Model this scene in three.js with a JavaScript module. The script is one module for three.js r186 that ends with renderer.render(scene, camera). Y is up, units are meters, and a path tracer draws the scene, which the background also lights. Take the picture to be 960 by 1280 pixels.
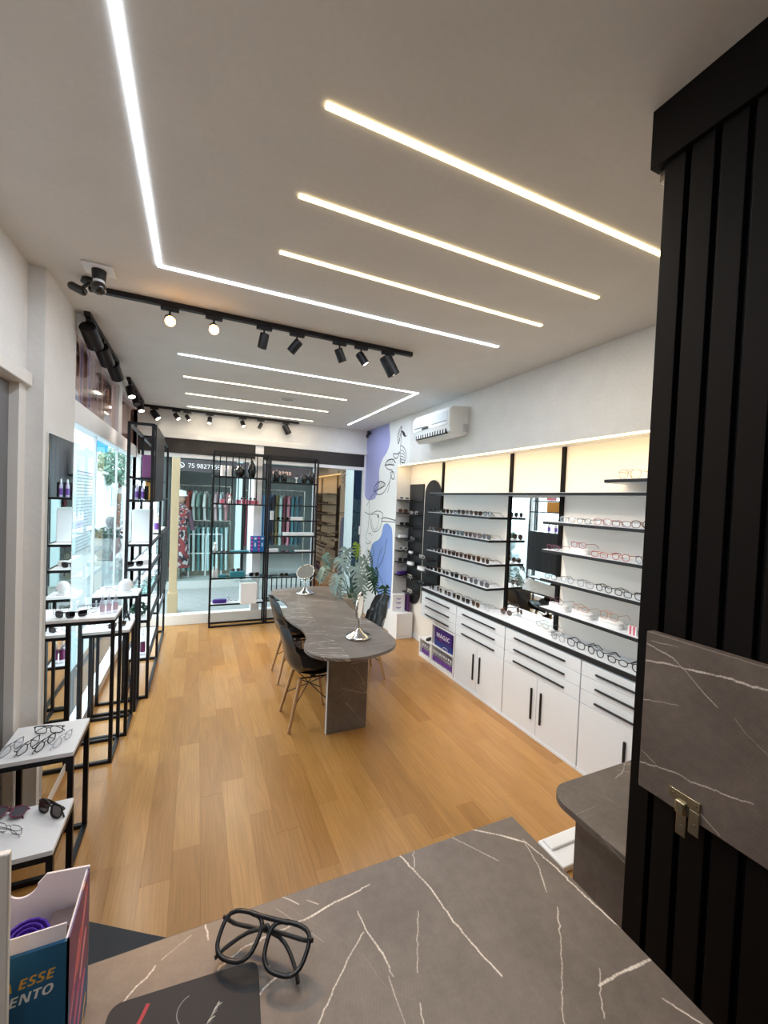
import * as THREE from 'three';
import { RoundedBoxGeometry } from 'three/addons/geometries/RoundedBoxGeometry.js';
import { mergeGeometries, mergeVertices } from 'three/addons/utils/BufferGeometryUtils.js';
import { ImprovedNoise } from 'three/addons/math/ImprovedNoise.js';
import { RectAreaLightUniformsLib } from 'three/addons/lights/RectAreaLightUniformsLib.js';

// ------------------------------------------------------------------ camera, sky, exposure
const scene = new THREE.Scene();
const camera = new THREE.PerspectiveCamera(102.179, 960 / 1280, 0.02, 200);
camera.position.set(0, 1.85, 0);
camera.rotation.set(-0.0257871, -0.4240193, 0.0411060, 'YXZ');
const renderer = new THREE.WebGLRenderer({ antialias: true });
renderer.toneMapping = THREE.LinearToneMapping;
renderer.toneMappingExposure = 1.1;
renderer.shadowMap.enabled = true;
renderer.shadowMap.type = THREE.PCFSoftShadowMap;
RectAreaLightUniformsLib.init();
scene.background = new THREE.Color().setRGB(4.3, 4.95, 5.4);           // bright overcast sky over the street
const STRIP_COOL = 66, STRIP_WARM = 52, NICHE = 14, SPOT = 5;           // light output of the fittings

// ------------------------------------------------------------------ helpers
let seed = 20240607;
const rnd = () => { seed = (seed + 0x6D2B79F5) | 0; let t = Math.imul(seed ^ (seed >>> 15), 1 | seed); t = (t + Math.imul(t ^ (t >>> 7), 61 | t)) ^ t; return ((t ^ (t >>> 14)) >>> 0) / 4294967296; };
const rr = (a, b) => a + (b - a) * rnd();
const V = (x, y, z) => new THREE.Vector3(x, y, z);
const noise = new ImprovedNoise();
const taken = {};
const numbered = (n) => { const k = taken[n] = (taken[n] ?? -1) + 1; return k ? n + '_' + String(k).padStart(3, '0') : n; };
function mesh(name, geo, mat, parent) {
  const m = new THREE.Mesh(Array.isArray(geo) ? merge(geo) : geo, mat);
  m.name = parent ? name : numbered(name); m.castShadow = m.receiveShadow = true;
  (parent ?? scene).add(m); return m;
}
function merge(list) {
  const flat = list.flat(9).map((g) => { const h = g.index ? g.toNonIndexed() : g; for (const k of Object.keys(h.attributes)) if (!['position', 'normal', 'uv'].includes(k)) h.deleteAttribute(k); return h; });
  return mergeGeometries(flat);
}
function tag(o, label, category, group, kind) { o.userData = { label, category }; if (group) o.userData.group = group; if (kind) o.userData.kind = kind; return o; }
function thing(name, label, category, pos = [0, 0, 0], turn = 0, group) {
  const o = new THREE.Group(); o.name = numbered(name); scene.add(o); o.position.set(...pos); o.rotation.y = turn; return tag(o, label, category, group);
}
function structGroup(name, label, category) { const o = new THREE.Group(); o.name = numbered(name); scene.add(o); return tag(o, label, category, null, 'structure'); }
function struct(name, geo, mat, label, category) { const m = mesh(name, geo, mat); return tag(m, label, category, null, 'structure'); }
// uv in metres from the dominant normal
function uvm(g, s = 1) {
  const h = g.index ? g.toNonIndexed() : g, p = h.attributes.position, n = h.attributes.normal, uv = new Float32Array(p.count * 2);
  for (let i = 0; i < p.count; i++) {
    const ax = Math.abs(n.getX(i)), ay = Math.abs(n.getY(i)), az = Math.abs(n.getZ(i)), x = p.getX(i), y = p.getY(i), z = p.getZ(i);
    if (ay >= ax && ay >= az) { uv[2 * i] = x * s; uv[2 * i + 1] = -z * s; } else if (ax >= az) { uv[2 * i] = z * s; uv[2 * i + 1] = y * s; } else { uv[2 * i] = x * s; uv[2 * i + 1] = y * s; }
  }
  h.setAttribute('uv', new THREE.BufferAttribute(uv, 2)); return h;
}
const bb = (x0, x1, y0, y1, z0, z1) => new THREE.BoxGeometry(Math.abs(x1 - x0), Math.abs(y1 - y0), Math.abs(z1 - z0)).translate((x0 + x1) / 2, (y0 + y1) / 2, (z0 + z1) / 2);
const bx = (x0, x1, y0, y1, z0, z1) => uvm(bb(x0, x1, y0, y1, z0, z1));
const rb = (x0, x1, y0, y1, z0, z1, r = 0.004, s = 1) => uvm(new RoundedBoxGeometry(Math.abs(x1 - x0), Math.abs(y1 - y0), Math.abs(z1 - z0), s, r).translate((x0 + x1) / 2, (y0 + y1) / 2, (z0 + z1) / 2));
const cyl = (r0, r1, h, x = 0, y = 0, z = 0, n = 16) => new THREE.CylinderGeometry(r1, r0, h, n).translate(x, y + h / 2, z);   // r0 bottom, r1 top
function tube(pts, r, n = 12, k = 6, closed = false) { return new THREE.TubeGeometry(new THREE.CatmullRomCurve3(pts.map((p) => V(...p)), closed), n, r, k, closed); }
function rod(a, b, r, k = 8, r2 = r) {
  const A = V(...a), B = V(...b), d = B.clone().sub(A), g = new THREE.CylinderGeometry(r2, r, d.length(), k).translate(0, d.length() / 2, 0);
  return g.applyQuaternion(new THREE.Quaternion().setFromUnitVectors(V(0, 1, 0), d.normalize())).translate(...a);
}
const lathe = (pts, n = 24) => new THREE.LatheGeometry(pts.map((p) => new THREE.Vector2(...p)), n);
function shapeOf(pts) { const s = new THREE.Shape(); pts.forEach((p, i) => i ? s.lineTo(p[0], p[1]) : s.moveTo(p[0], p[1])); return s; }
function extr(shape, depth, bevel = 0, cs = 12) { return new THREE.ExtrudeGeometry(shape, { depth, bevelEnabled: bevel > 0, bevelThickness: bevel, bevelSize: bevel, bevelSegments: 1, curveSegments: cs }); }
function spline(pts, n, closed = true) { return new THREE.CatmullRomCurve3(pts.map((p) => V(p[0], p[1], 0)), closed).getPoints(n).slice(0, closed ? -1 : undefined).map((p) => [p.x, p.y]); }

// ------------------------------------------------------------------ textures and materials
function canvas(w, h, draw) { const c = document.createElement('canvas'); c.width = w; c.height = h; draw(c.getContext('2d'), w, h); const t = new THREE.CanvasTexture(c); t.colorSpace = THREE.SRGBColorSpace; t.wrapS = t.wrapT = THREE.RepeatWrapping; t.anisotropy = 8; return t; }
function data(w, h, fn, srgb = true) {
  const d = new Uint8Array(w * h * 4);
  for (let j = 0; j < h; j++) for (let i = 0; i < w; i++) { const c = fn(i, j), k = 4 * (j * w + i); for (let q = 0; q < 3; q++) d[k + q] = Math.max(0, Math.min(255, Array.isArray(c) ? c[q] : c)); d[k + 3] = 255; }
  const t = new THREE.DataTexture(d, w, h, THREE.RGBAFormat); if (srgb) t.colorSpace = THREE.SRGBColorSpace; t.wrapS = t.wrapT = THREE.RepeatWrapping; t.magFilter = THREE.LinearFilter; t.minFilter = THREE.LinearMipmapLinearFilter; t.generateMipmaps = true; t.needsUpdate = true; return t;
}
const P = (x, y, z = 0) => noise.noise(x, y, z);
const std = (color, roughness = 0.6, o = {}) => new THREE.MeshStandardMaterial({ color, roughness, ...o });
const phy = (color, roughness, o = {}) => new THREE.MeshPhysicalMaterial({ color, roughness, ...o });

// oak grain, u across the plank (0.13 m), v along it (1 m)
const oak = [0, 1, 2, 3].map((k) => data(96, 768, (i, j) => {
  const x = i / 96, y = j / 768, w = P(x * 1.7 + k * 9, y * 2.2, k) * 0.5;
  const ring = Math.sin((x * 5 + w * 4 + 0.6 * P(x * 2, y * 2.4, k + 3)) * 6.283), fine = P(x * 44 + k, y * 5, 2.5 + k), pore = P(x * 90, y * 16, 7 + k);
  const s = 1 + 0.022 * ring + 0.07 * fine - 0.1 * Math.max(0, pore - 0.18) + 0.06 * P(x * 2, y * 3 + k * 5, 5);
  return [184 * s, 140 * s, 85 * s * (0.99 + 0.015 * ring)];
}));
const plankMats = [];
for (let t = 0; t < 3; t++) for (const m of oak) plankMats.push(std(['#f4ebdb', '#e6d9c4', '#fcf5ea'][t], 0.3, { map: m }));

function marble(w, h, base, veins, k, mott = 13) {            // veins: [[x,y]...] in pixels, width, alpha
  return canvas(w, h, (c) => {
    const im = c.createImageData(w, h), d = im.data;
    for (let j = 0; j < h; j++) for (let i = 0; i < w; i++) {
      const x = i / 220, y = j / 220, q = P(x + k, y, 1) + 0.5 * P(x * 2.7, y * 2.7, k + 4), s = mott * q + 7 * P(x * 9, y * 9, 3) + 5 * P(x * 31, y * 31, 8) + (((i * 7919 + j * 104729) % 13) - 6) * 0.5, e = 4 * (j * w + i);
      d[e] = base[0] + s; d[e + 1] = base[1] + s * 0.97; d[e + 2] = base[2] + s * 0.94; d[e + 3] = 255;
    }
    c.putImageData(im, 0, 0); c.lineCap = 'round'; c.lineJoin = 'round';
    for (const [pts, wd, al] of veins) for (let i = 0; i + 1 < pts.length; i++) {
      const [a, b] = [pts[i], pts[i + 1]], n = Math.max(2, Math.ceil(Math.hypot(b[0] - a[0], b[1] - a[1]) / 9)); let px = a[0], py = a[1];
      for (let q = 1; q <= n; q++) {
        const f = q / n, jx = q < n ? 2.2 * P(a[0] * 0.05 + q * 0.7, i, k) * 2 : 0, x = a[0] + (b[0] - a[0]) * f + jx, y = a[1] + (b[1] - a[1]) * f + jx * 0.8;
        c.strokeStyle = `rgba(233,226,216,${al * (0.72 + 0.5 * P(x * 0.02, y * 0.02, 6))})`; c.lineWidth = wd * (0.75 + 0.8 * Math.abs(P(x * 0.013, y * 0.013, 9))); c.beginPath(); c.moveTo(px, py); c.lineTo(x, y); c.stroke(); px = x; py = y;
      }
    }
  });
}
function randomVeins(n, w, h, ang, spread, len) {
  const out = [];
  for (let i = 0; i < n; i++) { let x = rr(0, w), y = rr(0, h), a = ang + rr(-spread, spread); const pts = [[x, y]], m = 2 + Math.floor(rnd() * 4); for (let q = 0; q < m; q++) { a += rr(-0.25, 0.25); x += Math.cos(a) * len * rr(0.4, 1); y += Math.sin(a) * len * rr(0.4, 1); pts.push([x, y]); } out.push([pts, rr(0.8, 2.6), rr(0.35, 0.95)]); }
  return out;
}
const STONE = [108, 99, 92];                                       // one grey-brown marbled board for counter, flap, desk and table
const M = {
  wall: std('#ecebe8', 0.85, { map: data(256, 256, (i, j) => 247 + 5 * P(i / 40, j / 40, 2) + 4 * P(i / 6, j / 6, 5)) }),
  ceiling: std('#e3e1dd', 0.9, { map: data(256, 256, (i, j) => 248 + 4 * P(i / 50, j / 50, 4) + 3 * P(i / 5, j / 5, 1)) }),
  cream: std('#f1ece4', 0.7), white: std('#f1f2f4', 0.45), lacquer: phy('#e9eff6', 0.32, { clearcoat: 0.25, clearcoatRoughness: 0.3 }), warmWhite: std('#efeae2', 0.5),
  blackMetal: std('#17161a', 0.45, { metalness: 0.35 }), black: std('#141315', 0.5), blackWood: phy('#0e0b0b', 0.6, { specularIntensity: 0.3, bumpMap: data(128, 512, (i, j) => 128 + 70 * P(i / 3, j / 60, 1) + 40 * P(i / 9, j / 150, 3), false), bumpScale: 0.0006 }),
  darkWood: std('#2a2422', 0.55), blackGloss: phy('#0d0d0f', 0.2, { clearcoat: 0.6 }), board: std('#1c1c1f', 0.4), band: std('#2b2523', 0.5), panel: std('#2b2c31', 0.55),
  chrome: std('#d9d7d2', 0.08, { metalness: 1 }), steel: std('#b9b3a6', 0.25, { metalness: 1 }), brass: std('#c9bfa3', 0.22, { metalness: 1 }), mirror: std('#e6eae9', 0.015, { metalness: 1 }), alu: std('#c9ccce', 0.4, { metalness: 0.3 }),
  glass: phy('#f2f9f9', 0.0, { transmission: 1, ior: 1.3, thickness: 0, side: THREE.DoubleSide }), shelfGlass: phy('#cfe6e2', 0.02, { transmission: 1, ior: 1.45, thickness: 0 }), clear: phy('#f4f2f6', 0.05, { transmission: 0.85, thickness: 0 }),
  legWood: std('#b98f62', 0.5), frameDoor: std('#e4e1dc', 0.6), doorGrey: std('#6d6e70', 0.45), rubber: std('#3c3e43', 0.9), plastic: std('#e9eceb', 0.35), purple: std('#4b2a86', 0.7), violet: std('#7a4aa8', 0.5), pink: std('#e0788f', 0.6), teal: std('#2f8292', 0.6), blue: std('#1f6fb4', 0.55), ochre: std('#b98237', 0.7), tan: std('#c6ab86', 0.75), red: std('#a8323a', 0.5),
  leaf: std('#4a6457', 0.5), leafPale: std('#7d918a', 0.5), leafDark: std('#1f4a35', 0.5), stem: std('#5d7a62', 0.6), pot: std('#cdbfae', 0.7), soil: std('#3a2e26', 0.95), stone: std('#7d8080', 0.8),
};
// ------------------------------------------------------------------ room shell
const H = 3.0, FAR = -6.4, BACK = 1.7, XW = 2.53, XN = 2.75, XL = -0.83, XC = -0.755;
{
  const f = structGroup('floor', 'oak plank floor running the length of the shop', 'floor');
  mesh('subfloor', bx(XL - 0.3, 3.0, -0.15, -0.0125, FAR - 0.1, BACK), M.darkWood, f);
  const w = 0.13, L = 0.98, geos = {};
  for (let r = 0, x = XL - 0.02; x < XN; x += w, r++) {
    let z = BACK - rr(0, L);
    for (let first = true; z > FAR || first; first = false) {
      const z1 = first ? BACK : z, z0 = first ? z : Math.max(FAR, z - L);
      if (!first) z -= L;
      const len = +(z1 - z0).toFixed(3); if (len < 0.02) continue;
      const g = geos[len] ??= (() => { const q = new THREE.BoxGeometry(w - 0.0006, 0.012, len - 0.0006), u = q.attributes.uv, n = q.attributes.normal, p = q.attributes.position; for (let i = 0; i < u.count; i++) if (n.getY(i) > 0.5) u.setXY(i, p.getX(i) / w + 0.5, p.getZ(i) + 0.5); return q; })();
      const m = mesh('plank', g, plankMats[Math.floor(rnd() * plankMats.length)], f);
      m.position.set(x + w / 2, -0.006 - rr(0, 0.0004), (z0 + z1) / 2); if (rnd() < 0.5) m.rotation.y = Math.PI;
    }
  }
}
struct('ceiling', bx(XL - 0.3, 3.1, H, H + 0.2, FAR - 0.1, BACK), M.ceiling, 'plain off-white ceiling crossed by light strips', 'ceiling');
{
  const w = structGroup('wall_right', 'white wall with recessed display niche and line-art mural', 'wall');
  mesh('bulkhead', bx(XW, 3.1, 2.36, H, -5.2, BACK), M.wall, w);
  mesh('mural_wall', bx(XW, 3.1, 0, H, FAR, -5.2), M.wall, w);
  mesh('niche_back', bx(XN, 3.1, 0, 2.36, -5.2, BACK), M.cream, w);
  // painted mural, metres (z, y)
  const z0 = -6.4, z1 = -4.85, S = 640, cw = Math.round((z1 - z0) * S), ch = 3 * S, X = (z) => (z - z0) * S, Y = (y) => (H - y) * S;
  const tex = canvas(cw, ch, (c) => {
    c.fillStyle = '#eceeed'; c.fillRect(0, 0, cw, ch);
    const path = (pts, close) => { const q = spline(pts.map(([z, y]) => [X(z), Y(y)]), pts.length * 8, close); c.beginPath(); q.forEach((p, i) => i ? c.lineTo(...p) : c.moveTo(...p)); if (close) c.closePath(); };
    const fill = (col, pts) => { path(pts, true); c.fillStyle = col; c.fill(); };
    const line = (wd, pts, close = false) => { path(pts, close); c.strokeStyle = '#20242c'; c.lineWidth = wd * 1.6; c.lineCap = 'round'; c.stroke(); };
    fill('#a3a7d6', [[-6.5, 3.1], [-5.6, 3.1], [-5.52, 2.9], [-5.49, 2.73], [-5.57, 2.59], [-5.74, 2.48], [-5.84, 2.33], [-5.83, 2.12], [-5.94, 1.91], [-6.14, 1.86], [-6.33, 1.88], [-6.5, 2.1]]);
    fill('#7f9bd8', [[-5.3, 1.45], [-5.36, 1.5], [-5.48, 1.53], [-5.6, 1.49], [-5.66, 1.35], [-5.75, 1.27], [-5.96, 1.19], [-6.06, 1.07], [-6.06, 0.86], [-5.97, 0.65], [-5.78, 0.48], [-5.55, 0.35], [-5.36, 0.3], [-5.28, 0.34]]);
    // leaf spray
    line(4, [[-5.12, 2.89], [-5.13, 2.72], [-5.14, 2.55], [-5.13, 2.44], [-5.12, 2.36]]);
    line(4, [[-5.13, 2.63], [-5.02, 2.58], [-4.96, 2.49], [-4.98, 2.41], [-5.05, 2.38], [-5.12, 2.45]]); for (let k = 0; k < 5; k++) line(3, [[-5.12, 2.56 - k * 0.04], [-5.06, 2.55 - k * 0.04], [-4.99, 2.5 - k * 0.03]]);
    line(5, [[-5.13, 2.89], [-5.21, 2.83], [-5.24, 2.77], [-5.21, 2.66], [-5.17, 2.73], [-5.14, 2.81]], true); for (let k = 0; k < 4; k++) line(3, [[-5.16, 2.84 - k * 0.045], [-5.22, 2.79 - k * 0.04]]);
    fill('#2a2e36', [[-5.12, 2.83], [-5.04, 2.8], [-4.98, 2.74], [-4.92, 2.77], [-4.99, 2.73], [-5.07, 2.76]]);
    line(5, [[-5.16, 2.54], [-5.21, 2.52], [-5.36, 2.53], [-5.31, 2.47], [-5.22, 2.47]], true);
    line(6, [[-5.64, 2.39], [-5.58, 2.44], [-5.48, 2.46], [-5.35, 2.45], [-5.28, 2.4]]); line(6, [[-5.64, 2.39], [-5.45, 2.385], [-5.32, 2.37]]); line(5, [[-5.62, 2.38], [-5.54, 2.33], [-5.37, 2.3]]); for (let k = 0; k < 5; k++) line(3, [[-5.58 + k * 0.055, 2.385], [-5.55 + k * 0.055, 2.43], [-5.53 + k * 0.05, 2.45]]);
    line(5, [[-5.43, 2.26], [-5.4, 2.2], [-5.31, 2.17], [-5.3, 2.24], [-5.36, 2.28]], true);
    line(6, [[-6.03, 2.01], [-5.94, 2.11], [-5.77, 2.15], [-5.6, 2.1], [-5.79, 2.04]], true); for (let k = 0; k < 5; k++) line(4, [[-5.96 + k * 0.06, 2.03 + k * 0.005], [-5.9 + k * 0.06, 2.08], [-5.86 + k * 0.055, 2.13]]);
    line(5, [[-6.03, 2.01], [-5.86, 1.95], [-5.65, 1.98], [-5.5, 2.09], [-5.41, 2.19], [-5.36, 2.28]]); line(4, [[-5.44, 2.14], [-5.46, 2.06], [-5.5, 1.98]]);
    line(3, [[-5.97, 1.97], [-6.11, 1.92], [-6.26, 1.8], [-6.31, 1.77]]);
    // face with glasses
    line(4, [[-6.37, 1.66], [-6.16, 1.63], [-5.9, 1.69], [-5.73, 1.69], [-5.64, 1.65], [-5.7, 1.48], [-5.83, 1.39], [-5.98, 1.37], [-6.08, 1.45], [-6.14, 1.6]]);
    line(3, [[-6.08, 1.63], [-5.9, 1.645], [-5.79, 1.62], [-5.81, 1.49], [-5.91, 1.4], [-6.02, 1.44], [-6.08, 1.56]]);
    line(5, [[-5.7, 1.58], [-5.61, 1.605], [-5.2, 1.59]]); line(4, [[-5.69, 1.55], [-5.2, 1.565]]);
    line(3, [[-6.2, 1.86], [-6.18, 1.75], [-6.18, 1.63], [-6.21, 1.39], [-6.3, 1.26], [-6.23, 1.22]]); line(3, [[-6.18, 1.32], [-6.1, 1.33], [-6.03, 1.3]]);
    line(3, [[-6.29, 1.18], [-6.19, 1.15], [-6.07, 1.19], [-6.16, 1.2]]); line(3, [[-6.18, 1.09], [-6.22, 1.0], [-6.12, 0.93], [-6.03, 0.9]]);
    fill('#20242c', [[-5.84, 1.63], [-5.81, 1.65], [-5.79, 1.61], [-5.82, 1.59]]);
    // hand
    line(5, [[-5.46, 1.3], [-5.5, 1.2], [-5.53, 1.07], [-5.63, 0.93], [-5.82, 0.79], [-5.99, 0.72]]); line(4, [[-5.63, 1.16], [-5.68, 1.08], [-5.75, 0.95], [-5.82, 0.8]]); line(4, [[-5.73, 0.79], [-5.64, 0.7], [-5.54, 0.63], [-5.54, 0.52], [-5.62, 0.45], [-5.78, 0.47], [-5.91, 0.44]]); line(4, [[-6.01, 1.17], [-5.93, 1.07], [-5.99, 0.95], [-6.18, 0.87]]);
    c.fillStyle = '#b9c3d6'; c.font = '26px sans-serif'; for (let k = 0; k < 3; k++) c.fillRect(X(-5.56), Y(0.26 - k * 0.05), 66, 8);
  });
  const g = new THREE.ShapeGeometry(shapeOf([[z0, 0], [-5.2, 0], [-5.2, 2.36], [z1, 2.36], [z1, H], [z0, H]])), uv = g.attributes.uv, p = g.attributes.position;
  for (let i = 0; i < p.count; i++) uv.setXY(i, (p.getX(i) - z0) / (z1 - z0), p.getY(i) / H);
  // stands on the wall face x = XW, seen from the room
  const q = g.clone(); for (let i = 0; i < p.count; i++) q.attributes.position.setXYZ(i, XW - 0.0015, p.getY(i), p.getX(i)); q.computeVertexNormals();
  const m = mesh('mural', q, std('#ffffff', 0.8, { map: tex, side: THREE.DoubleSide }), w); m.userData = { label: 'line-art mural of a face with glasses and blue patches' };
  mesh('baseboard', bx(XN - 0.012, XN, 0, 0.07, -5.2, -4.34), M.white, w);
}
{
  const w = structGroup('wall_left', 'white plastered wall with projecting column', 'wall');
  mesh('wall_face', [bx(-1.12, XL, 0, H, -1.6, BACK), bx(-1.12, XL, 2.44, H, -2.75, -1.6), bx(-1.12, -0.9, 0, 2.44, -2.75, -1.6)], M.wall, w);
  mesh('column', bx(-1.12, XC, 0, H, -3.35, -2.75), M.wall, w);
  mesh('corner_post', bx(-0.87, -0.76, 0, H, FAR - 0.1, FAR), M.wall, w);
  mesh('baseboard', bx(XC, XC + 0.014, 0, 0.055, -3.35, -2.75), M.warmWhite, w);
}
{
  const d = structGroup('door_1', 'grey door with pale frame beside the mirror column', 'door');
  mesh('door_leaf', bx(-0.9, -0.87, 0, 2.36, -2.66, -1.7), M.doorGrey, d);
  mesh('door_frame', [rb(-0.9, -0.8, 2.37, 2.44, -2.74, -1.6, 0.006), bx(-0.9, XL, 0, 2.37, -2.75, -2.66), bx(-0.9, XL, 0, 2.37, -1.7, -1.6)], M.frameDoor, d);
}
struct('wall_back', bx(XL - 0.3, 3.1, 0, H, BACK, BACK + 0.15), M.wall, 'plain wall closing the reception end', 'wall');
// far end: header, black bands, posts, sill
{
  const w = structGroup('wall_far', 'white shopfront header with two dark bands', 'wall');
  mesh('header', [bx(-0.87, 3.1, 2.62, H, FAR - 0.16, FAR), rb(-0.76, XW, 2.60, 2.68, FAR, FAR + 0.03, 0.006)], M.wall, w);
  mesh('dark_band', rb(-0.75, 0.76, 2.40, 2.60, FAR - 0.1, FAR + 0.012, 0.004), M.band, w); mesh('dark_band', rb(0.88, 2.49, 2.40, 2.60, FAR - 0.1, FAR + 0.012, 0.004), M.band, w);
  mesh('post', rb(0.76, 0.88, 0.0, 2.62, FAR - 0.1, FAR + 0.006, 0.004), M.white, w); mesh('post', bx(2.49, XW, 0, 2.62, FAR - 0.1, FAR), M.white, w); mesh('post', bx(-0.8, -0.72, 0, 2.62, FAR - 0.1, FAR), M.white, w);
  mesh('transom', [rb(-0.75, 0.76, 2.345, 2.40, FAR - 0.09, FAR, 0.004), rb(0.88, 2.49, 2.345, 2.40, FAR - 0.09, FAR, 0.004)], M.white, w);
  mesh('sill', rb(-0.8, XW, 0, 0.14, FAR - 0.12, FAR + 0.012, 0.004), M.warmWhite, w);
}
{
  const w = structGroup('window_2', 'tall shopfront glazing facing the clothes shop', 'window');
  for (const [a, b] of [[-0.72, -0.09], [-0.09, 0.76], [0.88, 1.66]]) mesh('pane', new THREE.PlaneGeometry(b - a - 0.004, 2.205).translate((a + b) / 2, 1.2425, FAR - 0.056), M.glass, w);
  mesh('mullion', bx(1.66, 1.70, 0.14, 2.345, FAR - 0.08, FAR - 0.03), M.alu, w);
  const bronze = mesh('pane', bx(1.70, 2.20, 0.14, 2.345, FAR - 0.06, FAR - 0.052), std('#9c8c78', 0.04, { metalness: 1 }), w); bronze.userData = { label: 'bronze mirror-film pane' };
  mesh('pane', new THREE.PlaneGeometry(0.145, 2.205).translate(2.2725, 1.2425, FAR - 0.056), M.glass, w);
  const dark = mesh('pane', bx(2.345, 2.485, 0.14, 2.345, FAR - 0.06, FAR - 0.052), std('#40535f', 0.04, { metalness: 1 }), w); dark.userData = { label: 'dark mirror-film pane' };
  mesh('handle', rb(2.455, 2.475, 1.28, 1.42, FAR - 0.05, FAR - 0.02, 0.006), M.white, w);
}
// window to the street
{
  const w = structGroup('window_1', 'street window with white frame and picture transoms', 'window');
  mesh('frame_rail', rb(-0.86, -0.765, 2.30, 2.45, FAR, -3.35, 0.006), M.white, w); mesh('frame_rail', rb(-0.86, -0.765, 2.93, H, FAR, -3.35, 0.006), M.white, w); mesh('frame_rail', rb(-0.86, -0.765, 0, 0.085, FAR, -3.35, 0.006), M.white, w);
  mesh('frame_post', rb(-0.86, -0.765, 2.45, 2.93, -5.24, -5.06, 0.006), M.white, w);
  for (const z of [-4.22, -5.24]) mesh('glazing_bar', bx(-0.815, -0.795, 0.085, 2.30, z - 0.008, z + 0.008), M.alu, w);
  for (const [a, b] of [[-3.35, -4.212], [-4.228, -5.232], [-5.248, FAR]]) mesh('pane', new THREE.PlaneGeometry(a - b, 2.215).rotateY(Math.PI / 2).translate(-0.805, 1.1925, (a + b) / 2), M.glass, w);
  const poster = (k) => canvas(768, 256, (c, W, Hh) => {            // blurred portrait print: hair, shirt, skirt folds
    c.fillStyle = ['#a98d86', '#a07f7d'][k]; c.fillRect(0, 0, W, Hh);
    for (let i = 0; i < 420; i++) { const x = rr(0, W), q = P(x / 60, k * 3, 1); c.strokeStyle = q > 0.12 ? `rgba(${rr(60, 110)},${rr(40, 60)},${rr(45, 66)},.35)` : q > -0.12 ? `rgba(${rr(170, 210)},${rr(140, 165)},${rr(135, 160)},.35)` : `rgba(${rr(95, 140)},${rr(100, 130)},${rr(150, 190)},.35)`; c.lineWidth = rr(2, 9); c.beginPath(); c.moveTo(x, -5); c.quadraticCurveTo(x + rr(-20, 20), Hh / 2, x + rr(-14, 14), Hh + 5); c.stroke(); }
    const ell = (x, y, a, b, col) => { c.fillStyle = col; c.beginPath(); c.ellipse(x, y, a, b, 0, 0, 7); c.fill(); };
    const face = k ? [[430, 120], [640, 150]] : [[70, 130], [600, 120]];
    for (const [x, y] of face) { ell(x, y - 40, 62, 90, '#3a2424'); ell(x, y, 34, 62, '#b98672'); ell(x, y + 44, 12, 8, '#8c3b3c'); ell(x - 14, y - 14, 6, 4, '#33201f'); ell(x + 14, y - 14, 6, 4, '#33201f'); ell(x, y + 130, 80, 62, k ? '#8d6f74' : '#b9c2d8'); }
    c.fillStyle = 'rgba(50,28,30,.55)'; c.fillRect(260, 150, 130, 30);
  });
  [[-3.35, -5.06], [-5.24, FAR]].forEach(([a, b], k) => { const m = mesh('transom_picture', bx(-0.815, -0.80, 2.45, 2.93, b, a), phy('#ffffff', 0.12, { map: poster(k), clearcoat: 0.5 }), w), uv = m.geometry.attributes.uv, p = m.geometry.attributes.position; for (let i = 0; i < p.count; i++) uv.setXY(i, (a - p.getZ(i)) / (a - b), (p.getY(i) - 2.45) / 0.48); });
}
// ------------------------------------------------------------------ ceiling light strips
const COOL = '#dcebff', WARM = '#fff2de', AMBER = '#ffd79a';
const glow = (col, k) => new THREE.MeshStandardMaterial({ color: '#ffffff', emissive: col, emissiveIntensity: k, roughness: 0.6 });
const gl = { cool: glow('#e9f4ff', 6), warm: glow('#ffe3a8', 5), soft: glow('#ffeccb', 5), amber: glow('#ffdf9e', 4) };
function stripLight(parent, x0, x1, z0, z1, col, power, y = H - 0.012) {
  const l = new THREE.RectAreaLight(col, power, Math.abs(x1 - x0), Math.abs(z1 - z0)); l.position.set((x0 + x1) / 2, y, (z0 + z1) / 2); l.rotation.x = -Math.PI / 2; parent.add(l);
}
const SW = 0.021;
function strip(label, segs, gm, col, power, group) {
  const t = thing('light_strip', label, 'light strip', [0, 0, 0], 0, group);
  segs.forEach(([x0, x1, z0, z1]) => { mesh('diffuser', bx(x0, x1, H - 0.006, H - 0.001, z0, z1), gm, t); stripLight(t, x0, x1, z0, z1, col, power); });
  return t;
}
const alongX = (x0, x1, z) => [x0, x1, z - SW / 2, z + SW / 2], alongZ = (x, z0, z1) => [x - SW / 2, x + SW / 2, z0, z1];
strip('warm white ceiling strip closest to the black slat wall', [alongX(0.31, 1.945, -1.215)], gl.warm, WARM, STRIP_WARM);
strip('warm white ceiling strip, middle one of the three over the counter end', [alongX(0.32, 1.945, -1.612)], gl.warm, WARM, STRIP_WARM);
strip('warm white ceiling strip next to the long arm of the cool L-shaped strip', [alongX(0.32, 1.945, -2.015)], gl.warm, WARM, STRIP_WARM);
strip('cool white L-shaped ceiling strip running towards the street-side wall', [alongX(-0.218, 1.945, -2.43), alongZ(-0.21, -2.416, 0.6)], gl.cool, COOL, STRIP_COOL);
strip('cool white L-shaped ceiling strip turning the corner near the air conditioner', [alongX(-0.18, 2.084, -3.86), alongZ(2.07, -6.05, -3.874)], gl.cool, COOL, STRIP_COOL);
for (const [z, l] of [[-4.57, 'soft white ceiling strip next to the L-shaped strip by the air conditioner'], [-5.32, 'soft white ceiling strip, middle one of three before the shopfront'], [-6.1, 'soft white ceiling strip closest to the shopfront header']]) strip(l, [alongX(-0.16, 1.53, z)], gl.soft, '#ffefd6', STRIP_WARM);
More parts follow.
